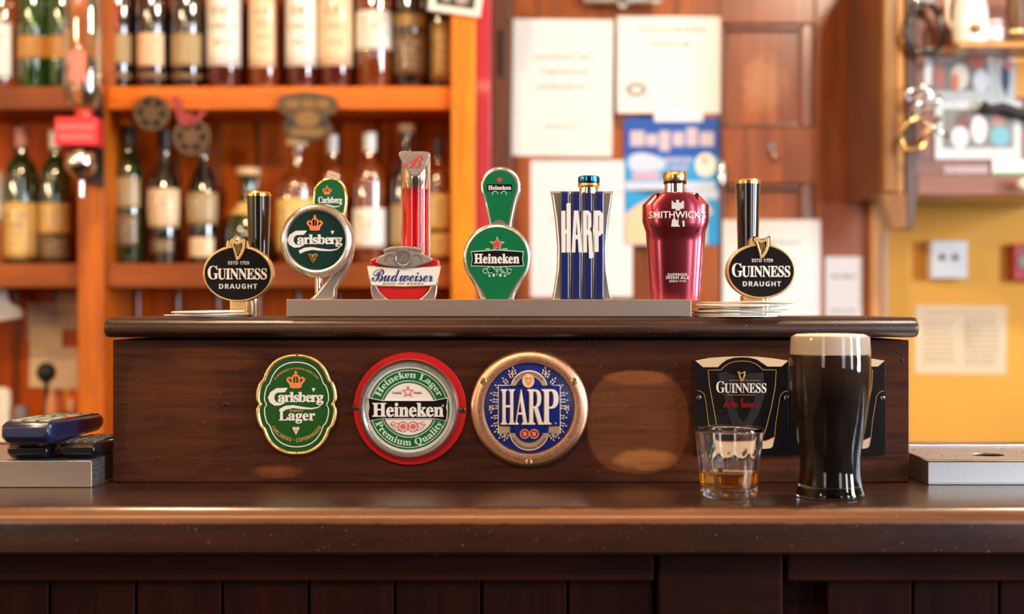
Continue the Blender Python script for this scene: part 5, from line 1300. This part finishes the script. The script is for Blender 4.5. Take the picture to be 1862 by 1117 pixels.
for px, tp, m in ((108, 715, PINK), (122, 708, mat('yellow pen', (.8, .45, .05), .4)), (130, 725, WHITE)):
    t.tube('pen', [(118 + (px - 118) * .3, t.cy - 5, 0), (px, tp, .0)], 2.5, m)
t = on_shelf('folded_cloth', 'folded white cloth hanging from the shelf edge at far left', 'cloth', 14)
t.o.location.z = tz; 
t.flat('cloth', smooth_loop([(-20, 524), (6, 524), (10, 540), (18, 552), (34, 560), (40, 576), (20, 581), (-20, 580)], 4), mat('white linen', (.62, .52, .46), .8), .0, .02, .004)
t = on_shelf('glass_jar', 'small grey glass jar beside the cream candle under the shelf', 'jar', 38)
t.turn('jar_body', [(0, t.cy), (14, t.cy), (15, 745), (12, 738), (0, 738)], 38, mat('grey glass', (.35, .30, .30), .1, trans=.5))
t = on_shelf('orange_bottle', 'orange plastic bottle among the pens under the shelf', 'bottle', 97, 3.05)
t.turn('bottle_body', [(0, t.cy), (11, t.cy), (12, 745), (10, 728), (5, 716), (4, 708), (0, 708)], 95, mat('orange plastic', (.75, .32, .14), .4))

# ------------------------------------------------------------------ lights
def area(name, loc, size, rot, power, color, sy=None):
    L_ = bpy.data.lights.new(name, 'AREA'); L_.energy = power; L_.color = color; L_.shape = 'RECTANGLE'; L_.size = size; L_.size_y = sy or size
    o = bpy.data.objects.new(name, L_); COL.objects.link(o); o.location = loc; o.rotation_euler = rot; return o
r_ = math.radians
area('daylight_side', (3.03, .625, 1.725), .56, (r_(90), 0, r_(90)), 125, (.80, .89, 1.0), 1.35)
area('daylight_side', (3.03, -.875, 1.725), .46, (r_(90), 0, r_(90)), 50, (.80, .89, 1.0), 1.35)
area('daylight_front', (2.4, -2.99, 1.75), .85, (r_(90), 0, 0), 25, (.92, .95, 1.0), 1.45)
area('daylight_front', (-2.4, -2.99, 1.75), .85, (r_(90), 0, 0), 20, (1.0, .90, .78), 1.45)
def lamp(x, y, z, power, color, rad=.07):
    L_ = bpy.data.lights.new('lamp', 'POINT'); L_.energy = power; L_.color = color; L_.shadow_soft_size = rad
    o = bpy.data.objects.new('lamp', L_); COL.objects.link(o); o.location = (x, y, z); return o
WARM = (1.0, .74, .46)
for x, y, z, p in ((-2.7, 1.3, 1.75, 26), (-2.7, .2, 1.72, 24), (-2.0, .8, 2.35, 26), (-1.5, -.3, 2.4, 18)): lamp(x, y, z, p, WARM, .055)
lamp(-.6, 1.8, 2.3, 44, WARM, .06)
lamp(1.0, 1.8, 2.35, 50, (1.0, .84, .64), .06)
area('added_strip_light', (-.25, .25, 2.2), 1.6, (0, 0, 0), 22, (1.0, .64, .36), .10)  # added overhead light, put in to give the counter nose its highlight
w = bpy.data.worlds.new('world'); SC.world = w; w.use_nodes = True
w.node_tree.nodes['Background'].inputs[0].default_value = (.75, .85, 1, 1); w.node_tree.nodes['Background'].inputs[1].default_value = .6

# ------------------------------------------------------------------ camera
cd = bpy.data.cameras.new('camera'); cam = bpy.data.objects.new('camera', cd); COL.objects.link(cam)
cam.location = (0, 0, CZ); cam.rotation_euler = (r_(90), 0, 0)
cd.sensor_width = 36; cd.sensor_fit = 'HORIZONTAL'; cd.lens = 36 * F / 1862
cd.clip_start = .05
cd.dof.use_dof = True; cd.dof.focus_distance = 1.51; cd.dof.aperture_fstop = cd.lens / 1000 / .016; cd.dof.aperture_blades = 0
SC.camera = cam
vs_ = SC.view_settings; SC.display_settings.display_device = 'sRGB'
vs_.view_transform = 'Standard'; vs_.look = 'None'; vs_.exposure = 0.0; vs_.gamma = 1; vs_.use_curve_mapping = False
SC.cycles.use_denoising = True
SC.cycles.max_bounces = 14; SC.cycles.transmission_bounces = 12; SC.cycles.glossy_bounces = 6; SC.cycles.diffuse_bounces = 4
SC.cycles.caustics_reflective = False
SC.cycles.blur_glossy = .5
